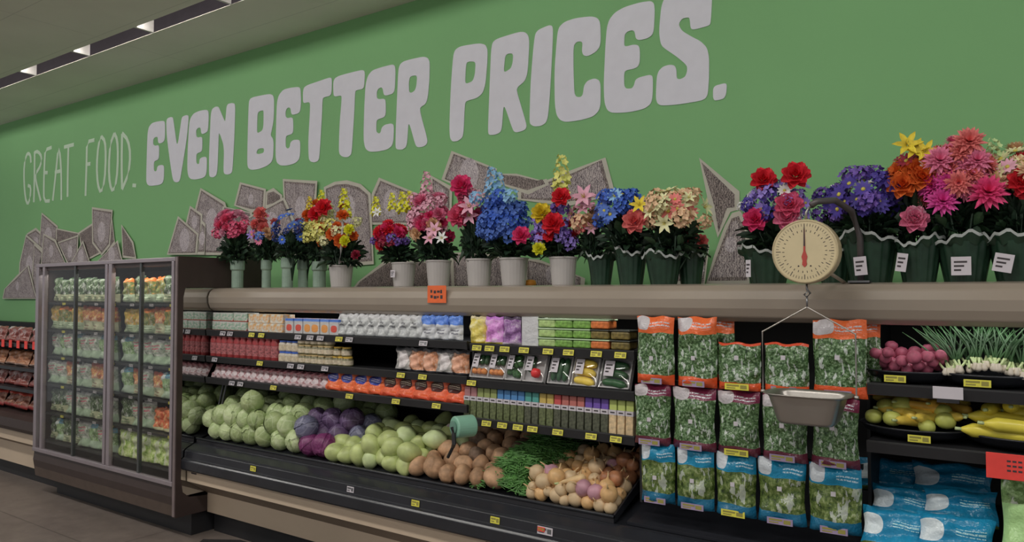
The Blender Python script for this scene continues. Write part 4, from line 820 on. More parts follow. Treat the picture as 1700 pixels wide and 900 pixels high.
# sign cards
t = thing('sign_card', 'small blank white card on a black clip above the mixed squash bowl', 'sign', (at(1574, 653, Y=3.14).x, 3.13, at(1574, 653, Y=3.14).z))
MB().box(-0.048, 0.048, -0.002, 0, -0.02, 0.024).ob('card', M['paper'], t, bevel=0.001); MB().box(-0.035, 0.035, -0.001, 0.03, -0.034, -0.02).ob('clip', M['black'], t)
c0 = at(1637, 765, Y=3.06)
t = thing('sale_sign', 'bright red rectangular sale sign at the right edge below the long squash bowl', 'sign', (c0.x, 3.05, 1.135))
MB().box(0, 0.24, 0.0, 0.004, -0.042, 0.045).ob('card', M['red_tag'], t, bevel=0.0015)
b = MB()
for r_ in range(3):
    for k in range(3 + r_): b.box(0.06 + 0.016 * k, 0.071 + 0.016 * k, -0.001, 0.001, 0.018 - 0.016 * r_, 0.024 - 0.016 * r_)
b.ob('print', M['ink'], t); MB().box(0.02, 0.22, 0.004, 0.08, 0.02, 0.035).ob('holder', M['black'], t)
# ------------------------------------------------------------------ bulk vegetables
def surf_bin(x, y): return tray_z(y) + 0.004
def rowname(y, ys): 
    for nm, lim in zip(('front', 'second', 'third', 'fourth', 'back'), ys):
        if y < lim: return nm
    return 'back'
def heapit(region, protos, r, n, dsc, ip, group, seed, layers=2, rj=0.1, tight=0.92, rotj=3.1, surf=surf_bin, ys=(3.26, 3.4, 3.54, 3.68)):
    R = random.Random(seed); its = []
    for k in range(n):
        x, y = region(R); its.append([x, y, surf(x, y) + r + (k * layers // n) * r * 1.5, r * R.uniform(1 - rj, 1 + rj)])
    x0 = min(i[0] for i in its) - r; x1 = max(i[0] for i in its) + r
    return its
def finish(its, protos, r, dsc, ip, group, seed, rotj=3.1, ys=(3.26, 3.4, 3.54, 3.68)):
    R = random.Random(seed + 1); cnt = {}
    for q in sorted(its, key=lambda q: q[0]):
        nm = rowname(q[1], ys); cnt[nm] = cnt.get(nm, 0) + 1; k = cnt[nm] - 1
        ordn = ORD[k]
        place(R.choice(protos), (q[0], q[1], q[2]), f"{dsc}, {nm} row {ip}, {ordn} from left", rot=(R.uniform(-rotj, rotj), R.uniform(-rotj, rotj), R.uniform(0, 6.28)), scale=q[3] / r, group=group)
def cab_mat(name, c1, c2, c3):
    a = N(name); a.b.inputs['Roughness'].default_value = 0.42
    n1 = a.noise(7, 4, 0.6); w = a.n('ShaderNodeTexVoronoi', feature='DISTANCE_TO_EDGE'); w.inputs['Scale'].default_value = 13; a.l(a.tc().outputs['Object'], w.inputs['Vector'])
    c = a.ramp(n1, [(0.3, alb(c1, 0.41)), (0.6, alb(c2, 0.41))]); vein = a.math('LESS_THAN', w.outputs['Distance'], 0.035)
    c = a.mix(a.math('MULTIPLY', vein, 0.5), c, alb(c3, 0.41)); a.l(c, a.b.inputs['Base Color']); a.bump(a.noise(16, 4, 0.6), 0.6, 0.02); return a.m
def cabbage(name, r, m, seed, cat='cabbage'):
    R = random.Random(seed); b = MB()
    def shell(rr, a0, a1, e0, e1, ph, lift):
        def f(u, v):
            a = a0 + (a1 - a0) * u; t = e0 + (e1 - e0) * v; edge = max(abs(2 * u - 1), abs(2 * v - 1)) ** 3
            k = rr * (1 + lift * edge + 0.02 * math.sin(7 * a + ph) * edge + 0.012 * math.sin(11 * t + ph)); return (k * math.cos(t) * math.cos(a), k * math.cos(t) * math.sin(a), k * 0.92 * math.sin(t))
        return f
    b.grid(shell(r * 0.955, 0, 2 * PI, -PI / 2, PI / 2, 0, 0), 18, 12)
    for k in range(6):
        a = R.uniform(0, 6.28); b.grid(shell(r * (0.965 + 0.008 * k), a, a + R.uniform(1.6, 2.6), -1.45, R.uniform(0.7, 1.3), R.uniform(0, 6), 0.035), 9, 8)
    o = b.ob(name, m, None, smooth=True); o['category'] = cat; return o
cgm = [cab_mat('green_cabbage_leaf', (92, 108, 66), (120, 130, 92), (134, 142, 112)), cab_mat('pale_cabbage_leaf', (112, 128, 82), (138, 148, 112), (150, 156, 130))]
cabs = [cabbage('green_cabbage', 0.074, cgm[i % 2], 400 + i) for i in range(4)]
rcm = [cab_mat('red_cabbage_leaf', (48, 34, 54), (72, 56, 82), (96, 84, 108)), cab_mat('red_cabbage_leaf_violet', (70, 24, 58), (86, 36, 72), (104, 60, 92)), cab_mat('red_cabbage_leaf_grey', (54, 54, 70), (82, 82, 100), (110, 110, 126))]
rcabs = [cabbage('red_cabbage', 0.078, m, 410 + i) for i, m in enumerate((rcm[0], rcm[2], rcm[0], rcm[2], rcm[1]))]
def chayote(seed, m):
    R = random.Random(seed); r = 0.055; ph = R.uniform(0, 6)
    def f(u, v):
        a = 2 * PI * u; t = PI * (v - 0.5); pear = 1 - 0.28 * max(0, math.sin(t)); rid = 1 + 0.05 * abs(math.sin(2.5 * a + ph)) * math.cos(t)
        return (r * pear * rid * math.cos(t) * math.cos(a), r * pear * rid * math.cos(t) * math.sin(a), r * 1.3 * math.sin(t))
    o = MB().grid(f, 20, 12).ob('chayote', m, None, smooth=True); o['category'] = 'chayote'; return o
chm = [mat('chayote_skin', (124, 132, 86), 0.35, var=0.25, scale=14, k=0.38), mat('chayote_skin_pale', (134, 144, 106), 0.35, var=0.15, scale=18, k=0.38)]
chs = [chayote(i, chm[i % 2]) for i in range(3)]
jim = [mat('jicama_skin', (116, 90, 68), 0.6, k=0.38, var=0.3, scale=30, bump=0.4), mat('jicama_skin_tan', (132, 104, 80), 0.6, k=0.38, var=0.25, scale=24, bump=0.4), mat('taro_skin', (82, 66, 54), 0.7, var=0.4, scale=30, bump=0.6)]
jis = [blob('jicama', 0.062, jim[i % 3], 'root vegetable', 30 + i, 0.85, 0.05) for i in range(4)]
# the boundaries of each kind along the bin
def band(xa0, xa1, xb0, xb1, y0, y1):                # front x-range and back x-range
    def f(R):
        y = R.uniform(y0, y1); s = (y - y0) / (y1 - y0); return (xa0 + (xb0 - xa0) * s + R.random() * ((xa1 + (xb1 - xa1) * s) - (xa0 + (xb0 - xa0) * s)), y)
    return f
allv = []
def grp(region, r, n, seed, key, layers=2, rj=0.1):
    its = heapit(region, None, r, n, '', '', '', seed, layers, rj)
    for q in its: q.append(key); allv.append(q)
def front_x(px): return at(px, 760, Z=0.72).x
grp(band(-4.84, -3.98, -4.84, -4.0, 3.17, 3.76), 0.074, 66, 1, 'cab', 3)
grp(band(-4.0, -3.55, -4.0, -3.4, 3.5, 3.78), 0.074, 8, 21, 'cab', 2)
grp(band(-3.96, -3.6, -4.0, -3.62, 3.18, 3.5), 0.074, 13, 2, 'red', 3)
grp(band(-3.58, -2.93, -3.4, -2.75, 3.18, 3.62), 0.056, 46, 3, 'chay', 3, 0.12)
grp(band(-2.9, -2.45, -2.72, -2.2, 3.18, 3.74), 0.062, 30, 4, 'jic', 3, 0.15)
relax(allv, surf_bin, 110, (3.145, 3.84), (PX + 0.01, TX1), 0.9, 0.0013)
tb = {'cab': (cabs, 0.074, 'round pale green cabbage', 'green cabbages in the bin'), 'red': (rcabs, 0.074, 'dark purple red cabbage', 'red cabbages in the bin'), 'chay': (chs, 0.056, 'light green chayote', 'chayotes in the bin'), 'jic': (jis, 0.062, 'round brown jicama root', 'jicama roots in the bin')}
for k, (pr_, r, d, g) in tb.items(): finish([q for q in allv if q[4] == k], pr_, r, d, 'of the bin', g, 7)
# green beans: a tangle nobody could count
R = random.Random(9); b = MB()
def bean_h(x, y):
    s = (y - 3.16) / 0.55; cxm = -2.28 + 0.11 * s; d = (x - cxm) / 0.18
    return tray_z(y) + 0.01 + 0.13 * max(0, 1 - d * d) * min(1, 0.35 + (y - 3.16) * 5) * (1 if y < 3.5 else max(0, 1 - (y - 3.5) / 0.22))
for k in range(1500):
    y = R.uniform(3.17, 3.68); s = (y - 3.16) / 0.55; x = -2.28 + 0.11 * s + R.uniform(-1, 1) * 0.165; z = bean_h(x, y) - R.random() * 0.02 + 0.004
    a = R.uniform(0, PI); L = R.uniform(0.05, 0.075); bnd = R.uniform(-0.028, 0.028); tl = R.uniform(-0.018, 0.018); ca, sa = math.cos(a), math.sin(a)
    pts = []
    for q in (-1, -0.5, 0, 0.5, 1): 
        xx = x + ca * L * q - sa * bnd * (1 - q * q); yy = max(3.15, y + sa * L * q + ca * bnd * (1 - q * q)); pts.append((xx, yy, max(z, bean_h(xx, yy)) + tl * q + 0.006 * (1 - q * q)))
    b.tube(pts, 0.0042, 5, 0, [0.4, 1, 1.05, 1, 0.4])
o = b.ob('green_beans', mat('green_bean_skin', (66, 102, 52), 0.4, var=0.35, scale=30), None, smooth=True); tag(o, 'tangled pile of thin green beans between the brown roots and the onions', 'green beans', kind='stuff')
# onions, garlic and turnips
tan_o = [mat('yellow_onion_skin', (160, 128, 88), 0.4, var=0.15, scale=30), mat('pale_turnip_skin', (152, 132, 104), 0.45, var=0.12, scale=20), mat('purple_turnip_skin', (138, 102, 112), 0.4, var=0.25, scale=14), mat('brown_onion_skin', (128, 86, 60), 0.4, var=0.3, scale=30), mat('parsnip_skin', (160, 136, 100), 0.5, var=0.15, scale=30)]
def onion(m, seed, r=0.036, tall=0.95, nm='onion', cat='onion'):
    def f(u, v):
        a = 2 * PI * u; t = PI * (v - 0.5); k = 1 + 0.03 * math.sin(3 * a + seed); z = math.sin(t); neck = 1 - 0.75 * max(0, z - 0.75) / 0.25
        return (r * k * math.cos(t) * math.cos(a), r * k * math.cos(t) * math.sin(a), r * tall * z + (0.012 if v > 0.97 else 0))
    o = MB().grid(f, 14, 12).ob(nm, m, None, smooth=True); o['category'] = cat
    MB().tube([(0, 0, r * tall * 0.9), (0.003, 0, r * tall + 0.016), (0.008, 0.002, r * tall + 0.03)], 0.006, 6, 0, [1, 0.6, 0.3]).ob('stem', tan_o[4], o, smooth=True); return o
ons = {'yellow': [onion(tan_o[0], 1), onion(tan_o[0], 2)], 'pale': [onion(tan_o[1], 3, 0.036, 0.9, 'turnip', 'turnip')], 'purple': [onion(tan_o[2], 4, 0.036, 0.9, 'turnip', 'turnip')], 'brown': [onion(tan_o[3], 5)]}
R = random.Random(12); its = []
for k in range(96):
    y = R.uniform(3.17, 3.66); x = -2.08 + 0.12 * (y - 3.17) + R.random() * (0.45 - 0.12 * (y - 3.17))
    its.append([x, y, tray_z(y) + 0.04 + (k * 3 // 96) * 0.05, 0.037 * R.uniform(0.7, 1.25), 'brown' if x > -1.76 and y > 3.4 else R.choice(['yellow', 'pale', 'pale', 'pale', 'purple', 'yellow', 'yellow'])])
relax(its, surf_bin, 90, (3.15, 3.80), (-2.12, TX1 - 0.01), 0.92, 0.0016)
for k, d in (('yellow', 'golden tan onion'), ('pale', 'cream turnip'), ('purple', 'purple-tinged turnip'), ('brown', 'dark brown onion')):
    finish([q for q in its if q[4] == k], ons[k], 0.036, d, 'at right bin end', f"{d}s at the right end of the bin", 3, 1.2)
par = squash_mesh(0.15, 0.026, 0.008, 0.75, tan_o[4], 'parsnip', 'parsnip')
zz = tray_z(3.22)
place(par, (-1.86, 3.19, zz + 0.115), 'stubby tan parsnip lying on top of the onions at the bin front', rot=(0, -0.25, 0.35), scale=0.95)
# ------------------------------------------------------------------ produce bag roll
t = thing('bag_roll_dispenser', 'mint green roll of produce bags on a black bracket over the roots', 'bag dispenser', (at(770, 708, Y=3.02).x, 3.02, at(770, 708, Y=3.02).z)); t.rotation_euler = (0, 0, 1.15)
MB().lathe([(0.018, -0.055), (0.05, -0.055), (0.056, -0.05), (0.056, 0.05), (0.05, 0.055), (0.018, 0.055)], 28).ob('roll', M['mint'], t, smooth=False, bevel=0.003).rotation_euler = (0, PI / 2, 0)
MB().lathe([(0.03, 0.056), (0.034, 0.06), (0.034, 0.064), (0.014, 0.064)], 20).ob('core', mat('mint_core', (78, 108, 96), 0.4), t).rotation_euler = (0, -PI / 2, 0)
MB().tube([(-0.066, 0, 0), (-0.068, -0.02, -0.03), (-0.07, -0.03, -0.075), (-0.05, 0.02, -0.10)], 0.011, 6).ob('bracket', M['black'], t)
MB().tube([(-0.05, 0.02, -0.10), (-0.04, 0.10, -0.17)], 0.009, 6).ob('arm', M['black'], t)
MB().grid(lambda u, v: (-0.05 + 0.05 * u, 0.045 + 0.06 * v, 0.012 - 0.022 * v + 0.006 * math.sin(4 * u + 3 * v)), 5, 4).ob('loose_bag', M['paper'], t, smooth=True)
# ------------------------------------------------------------------ hanging scale
sx, sy = -0.697, 2.96
t = thing('hanging_scale', 'round cream dial hanging scale with red needle and steel pan below', 'scale', (sx, sy, 0))
dz = 1.882; dr = 0.122
def disc(prof, n=40): return MB().lathe(prof, n)
o = disc([(dr * 0.96, -0.03), (dr, -0.025), (dr, 0.02), (dr * 0.985, 0.03), (dr * 0.93, 0.032), (dr * 0.93, 0.026)]).ob('housing', mat('cream_dial_rim', (136, 124, 98), 0.35), t, smooth=False, loc=(0, 0, dz), bevel=0.003); o.rotation_euler = (PI / 2, 0, 0)
face = disc([(dr * 0.93, 0.0), (dr * 0.93, 0.002)]).ob('dial_face', mat('cream_dial_face', (152, 140, 112), 0.4, var=0.04), t, loc=(0, -0.027, dz)); face.rotation_euler = (PI / 2, 0, 0)
b = MB()
for k in range(60):
    a = 2 * PI * k / 60; L = 0.010 if k % 5 else 0.018; r0 = dr * 0.86; w = 0.0008 if k % 5 else 0.0013
    ca, sa = math.cos(a), math.sin(a)
    p = [((r0 - L) * ca - w * sa, 0, (r0 - L) * sa + w * ca), (r0 * ca - w * sa, 0, r0 * sa + w * ca), (r0 * ca + w * sa, 0, r0 * sa - w * ca), ((r0 - L) * ca + w * sa, 0, (r0 - L) * sa - w * ca)]
    b.add(p, [(0, 1, 2, 3)])
for k in range(30):
    a = 2 * PI * k / 30; b.add([((dr * 0.6 + q * 0.008) * math.cos(a + s * 0.03), 0, (dr * 0.6 + q * 0.008) * math.sin(a + s * 0.03)) for q, s in ((0, 0), (1, 0), (1, 1), (0, 1))], [(0, 1, 2, 3)])
b.ob('dial_marks', M['ink'], t, loc=(0, -0.0296, dz))
for sxx in (-1, 1): MB().lathe([(0.003, 0), (0.003, 0.001)], 10).ob('rivet', M['ink'], t, loc=(sxx * 0.022, -0.0295, dz - 0.055)).rotation_euler = (PI / 2, 0, 0)
MB().add([(-0.002, 0, 0.085), (0.002, 0, 0.085), (0.004, 0, 0.0), (0.011, 0, -0.02), (0.007, 0, -0.035), (0.009, 0, -0.05), (0, 0, -0.06), (-0.009, 0, -0.05), (-0.007, 0, -0.035), (-0.011, 0, -0.02), (-0.004, 0, 0)], [tuple(range(11))]).ob('needle', [mat('red_needle', (130, 50, 44), 0.4)], t, loc=(0, -0.031, dz))
MB().add([(-0.0015, 0, 0.09), (0.0015, 0, 0.09), (0.003, 0, 0.02), (-0.003, 0, 0.02)], [(0, 1, 2, 3)]).ob('needle_tip', M['ink'], t, loc=(0, -0.0315, dz))
MB().tube([(0, 0, dz + dr), (0, 0, dz + dr + 0.03), (0.012, 0, dz + dr + 0.045), (0.012, 0.06, dz + dr + 0.055)], 0.005, 8).ob('top_hook', M['steel'], t, smooth=True)
MB().tube([(0, 0, dz - dr), (0, 0, dz - dr - 0.02), (0.012, 0, dz - dr - 0.035), (0, 0, dz - dr - 0.05), (-0.01, 0, dz - dr - 0.04), (0, 0, dz - dr - 0.03)], 0.004, 8).ob('swivel', M['greysteel'], t, smooth=True)
MB().tube([(0, 0, dz - dr - 0.05), (0, 0, 1.672)], 0.0035, 8).ob('hook_rod', M['greysteel'], t, smooth=True)
pw = 0.168; pz = 1.345
for sg in (-1, 1):
    MB().tube([(0, 0, 1.672), (sg * pw, 0, 1.575), (sg * pw, 0, pz + 0.002)], 0.0032, 8).ob('hanger_rod', M['steel'], t, smooth=False)
    MB().lathe([(0.008, -0.005), (0.01, 0), (0.008, 0.005)], 10, sg * pw, 0).ob('pan_knob', M['steel'], t, loc=(0, 0, pz))
def pan(u, v):
    a = 2 * PI * u; prof = [(0.0, 0.0), (0.60, 0.0), (0.66, 0.012), (0.82, 0.098), (0.84, 0.104), (1.0, 0.108), (1.0, 0.112), (0.83, 0.110), (0.80, 0.1), (0.64, 0.016), (0.58, 0.006), (0.0, 0.006)]
    i = int(round(v * 11)); r, z = prof[i]; n = 6.0
    ca, sa = math.cos(a), math.sin(a); sq = (abs(ca) ** n + abs(sa) ** n) ** (-1 / n) if r < 0.85 else (abs(ca) ** 3 + abs(sa) ** 3) ** (-1 / 3)
    return (0.158 * r * sq * ca, 0.115 * r * sq * sa, z)
MB().grid(pan, 48, 11).ob('pan', M['steel'], t, smooth=True, loc=(0, 0, pz - 0.108))
# support post standing on the canopy behind the dial
t2 = thing('scale_stand', 'dark grey steel arch post on the canopy that carries the hanging scale', 'stand', (sx, 0, 0))
MB().tube([(0.13, 3.30, 1.768), (0.135, 3.27, 1.95), (0.12, 3.18, 2.05), (0.08, 3.08, 2.085), (0.03, 3.0, 2.075), (0.012, 2.99, 2.06)], 0.013, 10).ob('post', mat('dark_post_steel', (70, 66, 66), 0.4, 0.4), t2, smooth=True)
MB().tube([(-0.07, 3.30, 1.768), (-0.065, 3.06, 1.80), (-0.05, 3.0, 1.86)], 0.007, 8).tube([(0.07, 3.30, 1.768), (0.065, 3.06, 1.80), (0.05, 3.0, 1.86)], 0.007, 8).ob('brace', mat('beige_brace', (120, 110, 98), 0.4), t2, smooth=True)
MB().box(0.09, 0.17, 3.25, 3.35, 1.768, 1.776).ob('foot_plate', M['greysteel'], t2)
# ------------------------------------------------------------------ bouquets
def petal(b, az, el, L, Wd, curl, base=0.0, cup=0.0, m=0, pointed=False, z0=0.0, nu=2, nv=3):
    ca, sa = math.cos(az), math.sin(az)
    def f(u, v):
        s = v; wd = Wd * (math.sin(PI * min(1, 0.12 + 0.8 * s)) if not pointed else math.sin(PI * (0.1 + 0.88 * s)) * (1 - 0.2 * s)); x = (u - 0.5) * wd
        e = el + curl * s; rad = base + L * s * math.cos(el + curl * s * 0.5); z = z0 + L * s * math.sin(el + curl * s * 0.5) + cup * (2 * u - 1) ** 2 * Wd
        return (rad * ca - x * sa, rad * sa + x * ca, z)
    b.grid(f, nu, nv, m)
def head_rose():
    b = MB(); R = random.Random(1)
    for ring, (n, el, L, W_) in enumerate(((3, 1.4, 0.026, 0.022), (4, 1.22, 0.030, 0.028), (5, 1.0, 0.034, 0.032), (6, 0.72, 0.036, 0.034), (7, 0.4, 0.038, 0.034), (7, 0.05, 0.037, 0.034))):
        for k in range(n): petal(b, 2 * PI * k / n + ring * 0.7, el, L, W_, 0.35 - 0.15 * ring, 0.002 + ring * 0.002, 0.25, nu=3, nv=4)
    return b
def head_dahlia():
    b = MB()
    for ring in range(6):
        n = 8 + 2 * (ring % 3)
        for k in range(n): petal(b, 2 * PI * k / n + ring * 0.4, 1.3 - ring * 0.27, 0.034 + 0.003 * ring, 0.016, -0.2, 0.002, 0.3, pointed=True, nu=1)
    return b
def head_lily():
    b = MB()
    for k in range(6): petal(b, 2 * PI * k / 6, 0.75, 0.062, 0.03, -0.9, 0.003, 0.15, pointed=True)
    for k in range(5): petal(b, 2 * PI * k / 5, 1.2, 0.03, 0.005, 0, 0.002, 0, 1, True, nu=1)
    return b
def floret(b, c, nrm, s, n=5):
    q = Vector(nrm).to_track_quat('Z', 'Y').to_matrix().to_4x4(); q.translation = Vector(c); t_ = MB()
    for k in range(n): petal(t_, 2 * PI * k / n, 0.35, s, s * 0.95, 0.1, 0.001, 0.1, nu=1, nv=2)
    o0 = len(b.v)
    for i, v in enumerate(t_.v): b.v.append(tuple(q @ Vector(v)))
    for f in t_.f: b.f.append(tuple(x + o0 for x in f)); b.m.append(0)
def head_cluster():
    b = MB(); R = random.Random(3)
    for k in range(22):
        th = math.acos(1 - 1.2 * (k + 0.5) / 22); ph = k * 2.4; d = Vector((math.sin(th) * math.cos(ph), math.sin(th) * math.sin(ph), math.cos(th)))
        d2 = (d + Vector((R.uniform(-.5, .5), R.uniform(-.5, .5), R.uniform(-.3, .5)))).normalized(); floret(b, d * R.uniform(0.024, 0.043), d2, R.uniform(0.011, 0.018), R.choice((4, 5)))
    return b
def head_spike():
    b = MB(); rr_ = random.Random(8)
    for k in range(30):
        z = k / 30; a = k * 2.4; r = 0.026 * (1 - z) ** 0.6 + 0.005; d = Vector((math.cos(a), math.sin(a), 0.4)); r *= rr_.uniform(0.6, 1.3); floret(b, (r * math.cos(a), r * math.sin(a), 0.12 * z - 0.03), d + Vector((rr_.uniform(-.4, .4), rr_.uniform(-.4, .4), rr_.uniform(-.3, .5))), rr_.uniform(0.011, 0.019) * (1 - 0.35 * z), 5)
    return b
def head_daisy():
    b = MB()
    for k in range(11): petal(b, 2 * PI * k / 11, 0.25, 0.036, 0.016, 0.0, 0.004, 0.2, nu=1)
    b.lathe([(0.002, 0.0), (0.009, 0.003), (0.008, 0.008), (0.002, 0.010)], 8, m=1); return b
core = mat('flower_centre_yellow', (150, 140, 60), 0.6)
HEADS = {'rose': head_rose, 'dahlia': head_dahlia, 'lily': head_lily, 'cluster': head_cluster, 'spike': head_spike, 'daisy': head_daisy}
HM = {}
dummy = mat('petal_base', (150, 150, 150), 0.6)
for k, fn in HEADS.items(): HM[k] = fn().mesh('bloom_' + k, [dummy, core], True)
def petal_mat(name, c):
    a = N('petal_' + name); a.b.inputs['Roughness'].default_value = 0.6
    n1 = a.noise(30, 3); col = alb(c, 0.46); a.l(a.ramp(n1, [(0.3, tuple(v * 0.75 for v in col[:3]) + (1,)), (0.7, tuple(min(0.95, v * 1.15) for v in col[:3]) + (1,))]), a.b.inputs['Base Color']); return a.m
PCOL = {'pink': (180, 92, 118), 'rosepink': (190, 70, 98), 'lightpink': (185, 125, 140), 'hotpink': (190, 48, 92), 'coral': (195, 90, 88), 'peach': (205, 140, 112), 'cream': (180, 168, 130), 'white': (175, 172, 168), 'yellow': (190, 168, 40), 'paleyellow': (175, 168, 95), 'orange': (205, 84, 34), 'gold': (205, 150, 40), 'red': (165, 30, 42), 'maroon': (110, 24, 44), 'purple': (84, 62, 128), 'lavender': (112, 96, 158), 'deeppurple': (52, 40, 110), 'blue': (42, 72, 145), 'midblue': (58, 84, 145), 'lightblue': (105, 140, 180), 'navy': (26, 40, 92), 'magenta': (165, 55, 120), 'palegreen': (150, 170, 120)}
PM = {k: petal_mat(k, v) for k, v in PCOL.items()}
leafm = [mat('foliage_dark', (22, 38, 26), 0.5, var=0.4, scale=30), mat('foliage_mid', (36, 56, 36), 0.5, var=0.35, scale=30)]
def foliage_mesh(seed, n=330):
    R = random.Random(seed); b = MB()
    for k in range(n):
        az = R.uniform(0, 6.28); el = R.uniform(0.0, 1.45); L = R.uniform(0.3, 0.5); base = R.uniform(0.15, 0.75); t_ = MB(); petal(t_, 0, R.uniform(-0.5, 0.5), L, L * 0.62, -0.5, 0, 0.2, pointed=True, nu=2, nv=3)
        Mx = Euler((0, -el, az)).to_matrix().to_4x4(); o0 = len(b.v); rx = Euler((R.uniform(-1, 1), 0, 0)).to_matrix().to_4x4()
        for v in t_.v: 
            p = Mx @ (Vector((base, 0, 0)) + (rx @ Vector(v))); b.v.append(tuple(p))
        for f in t_.f: b.f.append(tuple(x + o0 for x in f)); b.m.append(k % 3 == 0)
    for k in range(16):
        az = R.uniform(0, 6.28); rr = R.uniform(0.3, 0.8); b.tube([(0, 0, -1), (0.2 * rr * math.cos(az), 0.2 * rr * math.sin(az), -0.4), (rr * math.cos(az), rr * math.sin(az), 0.4)], 0.025, 5)
    return b.mesh('foliage', leafm, True)
FOL = [foliage_mesh(s) for s in (1, 2, 3)]
ringm = mat('ruffle_film_white', (128, 132, 130), 0.3, var=0.2, scale=30)
potg = mat('green_foil_pot', (22, 40, 29), 0.35, var=0.3, scale=14, bump=0.3); potw = mat('white_bucket', (134, 130, 128), 0.45, var=0.03); vasem = mat('pale_green_vase', (104, 120, 108), 0.25, var=0.1, scale=20)
def bouquet(px, pybot, pytop_pot, wpot, Y, pot, bloom, palette, label, seed, n=26, extra=(), tagp=None, ruffle=True):
    """bloom = (centre px, centre py, half width px, half height px)"""
    R = random.Random(seed); s = mpp(px, Y); x = at(px, pybot, Y=Y).x; z0 = 1.7685
    h = (pybot - pytop_pot) * s; r = wpot * s / 2
    t = thing('flower_bouquet', label, 'flowers', (x, Y, z0))
    if pot == 'vase': MB().lathe([(r * 0.78, 0), (r * 0.82, 0.004), (r * 0.82, h * 0.55), (r * 0.80, h * 0.62), (r, h * 0.68), (r, h), (r * 0.92, h), (r * 0.9, h * 0.7)], 18).ob('vase', vasem, t, smooth=False, bevel=0.001)
    if pot == 'bucket': MB().lathe([(r * 0.80, 0), (r * 0.82, 0.003), (r * 0.985, h * 0.93), (r * 1.04, h * 0.94), (r * 1.04, h), (r * 0.96, h), (r * 0.9, h * 0.8)], 24).ob('bucket', potw, t, smooth=False)
    if pot == 'pot':
        def f(u, v):
            a = 2 * PI * u; rr = r * (0.72 + 0.3 * v) * (1 + 0.035 * math.sin(16 * a)); return (rr * math.cos(a), rr * math.sin(a), h * v)
        MB().grid(f, 64, 4).ob('pot', potg, t, smooth=True)
        if ruffle:
            ph = R.uniform(0, 6)
            def g(u, v):
                a = 2 * PI * u; rr = r * (1.0 + 0.2 * v + 0.06 * math.sin(9 * a + ph)); return (rr * math.cos(a), rr * math.sin(a), h * (0.92 + 0.13 * v * (1 + 0.9 * math.sin(3 * a + ph))) + 0.007 * math.sin(13 * a))
            b = MB().grid(g, 64, 3, 0); b.grid(lambda u, v: (lambda p: (p[0] * (1.0 + 0.02 * v), p[1] * (1.0 + 0.02 * v), p[2] + 0.012 * v))(g(u, 1)), 64, 1, 1)
            b.ob('ruffle', [potg, ringm], t, smooth=True)
    cpx, cpy, hw, hh = bloom; c = at(cpx, cpy, Y=Y); cx, cz = c.x - x, c.z - z0; rx, rzz = hw * s, hh * s
    f = link('foliage', FOL[seed % 3], t); low = min(cz - rzz, h); f.location = (cx * 0.75, 0.01, h + 0.012); f.scale = (rx * 1.02, min(rx * 0.95, 0.13), max(0.08, (cz - h) * 0.95))
    for k in range(n):
        fz = 1 - (k + 0.5) / n * 1.45; ph = k * 2.39996 + seed; q = math.sqrt(max(0, 1 - fz * fz)); d = Vector((q * math.cos(ph) + R.uniform(-.16, .16), q * math.sin(ph), fz + R.uniform(-.18, .14)))
        if d.y > 0.45: d.y *= -1
        d.y = d.y if d.y < 0.2 else -d.y
        v = 0.5 + 0.5 * d.z; ch = [p for p in palette if (p[2] == 'any') or (p[2] == 'top' and v > 0.62) or (p[2] == 'low' and v <= 0.62) or (p[2] == 'left' and d.x < 0) or (p[2] == 'right' and d.x >= 0)] or palette
        kind, col, _, size = R.choice(ch)
        o = link('bloom', HM[kind], t); kk = R.uniform(0.72, 1.08)
        o.location = (cx + d.x * rx * 0.86 * kk, d.y * min(rx, 0.13) * kk, cz + d.z * rzz * 0.86 * kk)
        dd = Vector((d.x, d.y - 0.25, d.z + 0.25)) if kind != 'spike' else Vector((d.x * 0.4, d.y * 0.3, 1)); o.rotation_euler = dd.to_track_quat('Z', 'Y').to_euler(); o.scale = (size * R.uniform(0.7, 1.1),) * 3
        o.material_slots[0].link = 'OBJECT'; o.material_slots[0].material = PM[col]
    for kind, col, ex, ey, size in extra:
        e = at(ex, ey, Y=Y); o = link('bloom', HM[kind], t); o.location = (e.x - x, -min(rx, 0.13) * 0.95 if kind != 'spike' else -0.02, e.z - z0); o.rotation_euler = Vector((0.2, -1, 0.35) if kind != 'spike' else (0, 0, 1)).to_track_quat('Z', 'Y').to_euler(); o.scale = (size,) * 3
        o.material_slots[0].link = 'OBJECT'; o.material_slots[0].material = PM[col]
    if tagp:
        c2 = at(tagp[0], tagp[1], Y=Y); o = card(tagp[2] * s, tagp[3] * s, 0, 0, M['paper'], 'pot_label', t); o.location = (c2.x - x, -r * 0.97 - 0.012, c2.z - z0); o.rotation_euler = (0, tagp[4], 0)
    return t
YB = 3.38
bouquet(394, 477, 432, 23, 3.35, 'vase', (391, 380, 36, 34), [('rose', 'pink', 'any', 1), ('cluster', 'rosepink', 'any', 0.95), ('rose', 'rosepink', 'any', 0.9), ('rose', 'lightpink', 'any', 0.9)], 'bunch of pink roses in a slim pale green vase, leftmost on the canopy', 1, 30)
bouquet(442, 476, 430, 18, 3.44, 'vase', (442, 385, 24, 34), [('rose', 'coral', 'any', 0.9), ('daisy', 'pink', 'any', 0.8), ('rose', 'peach', 'any', 0.8)], 'coral and pink flowers in a slim vase, second from left on the canopy', 2, 18, extra=[('rose', 'coral', 452, 357, 1.1), ('lily', 'lavender', 438, 392, 0.7)])
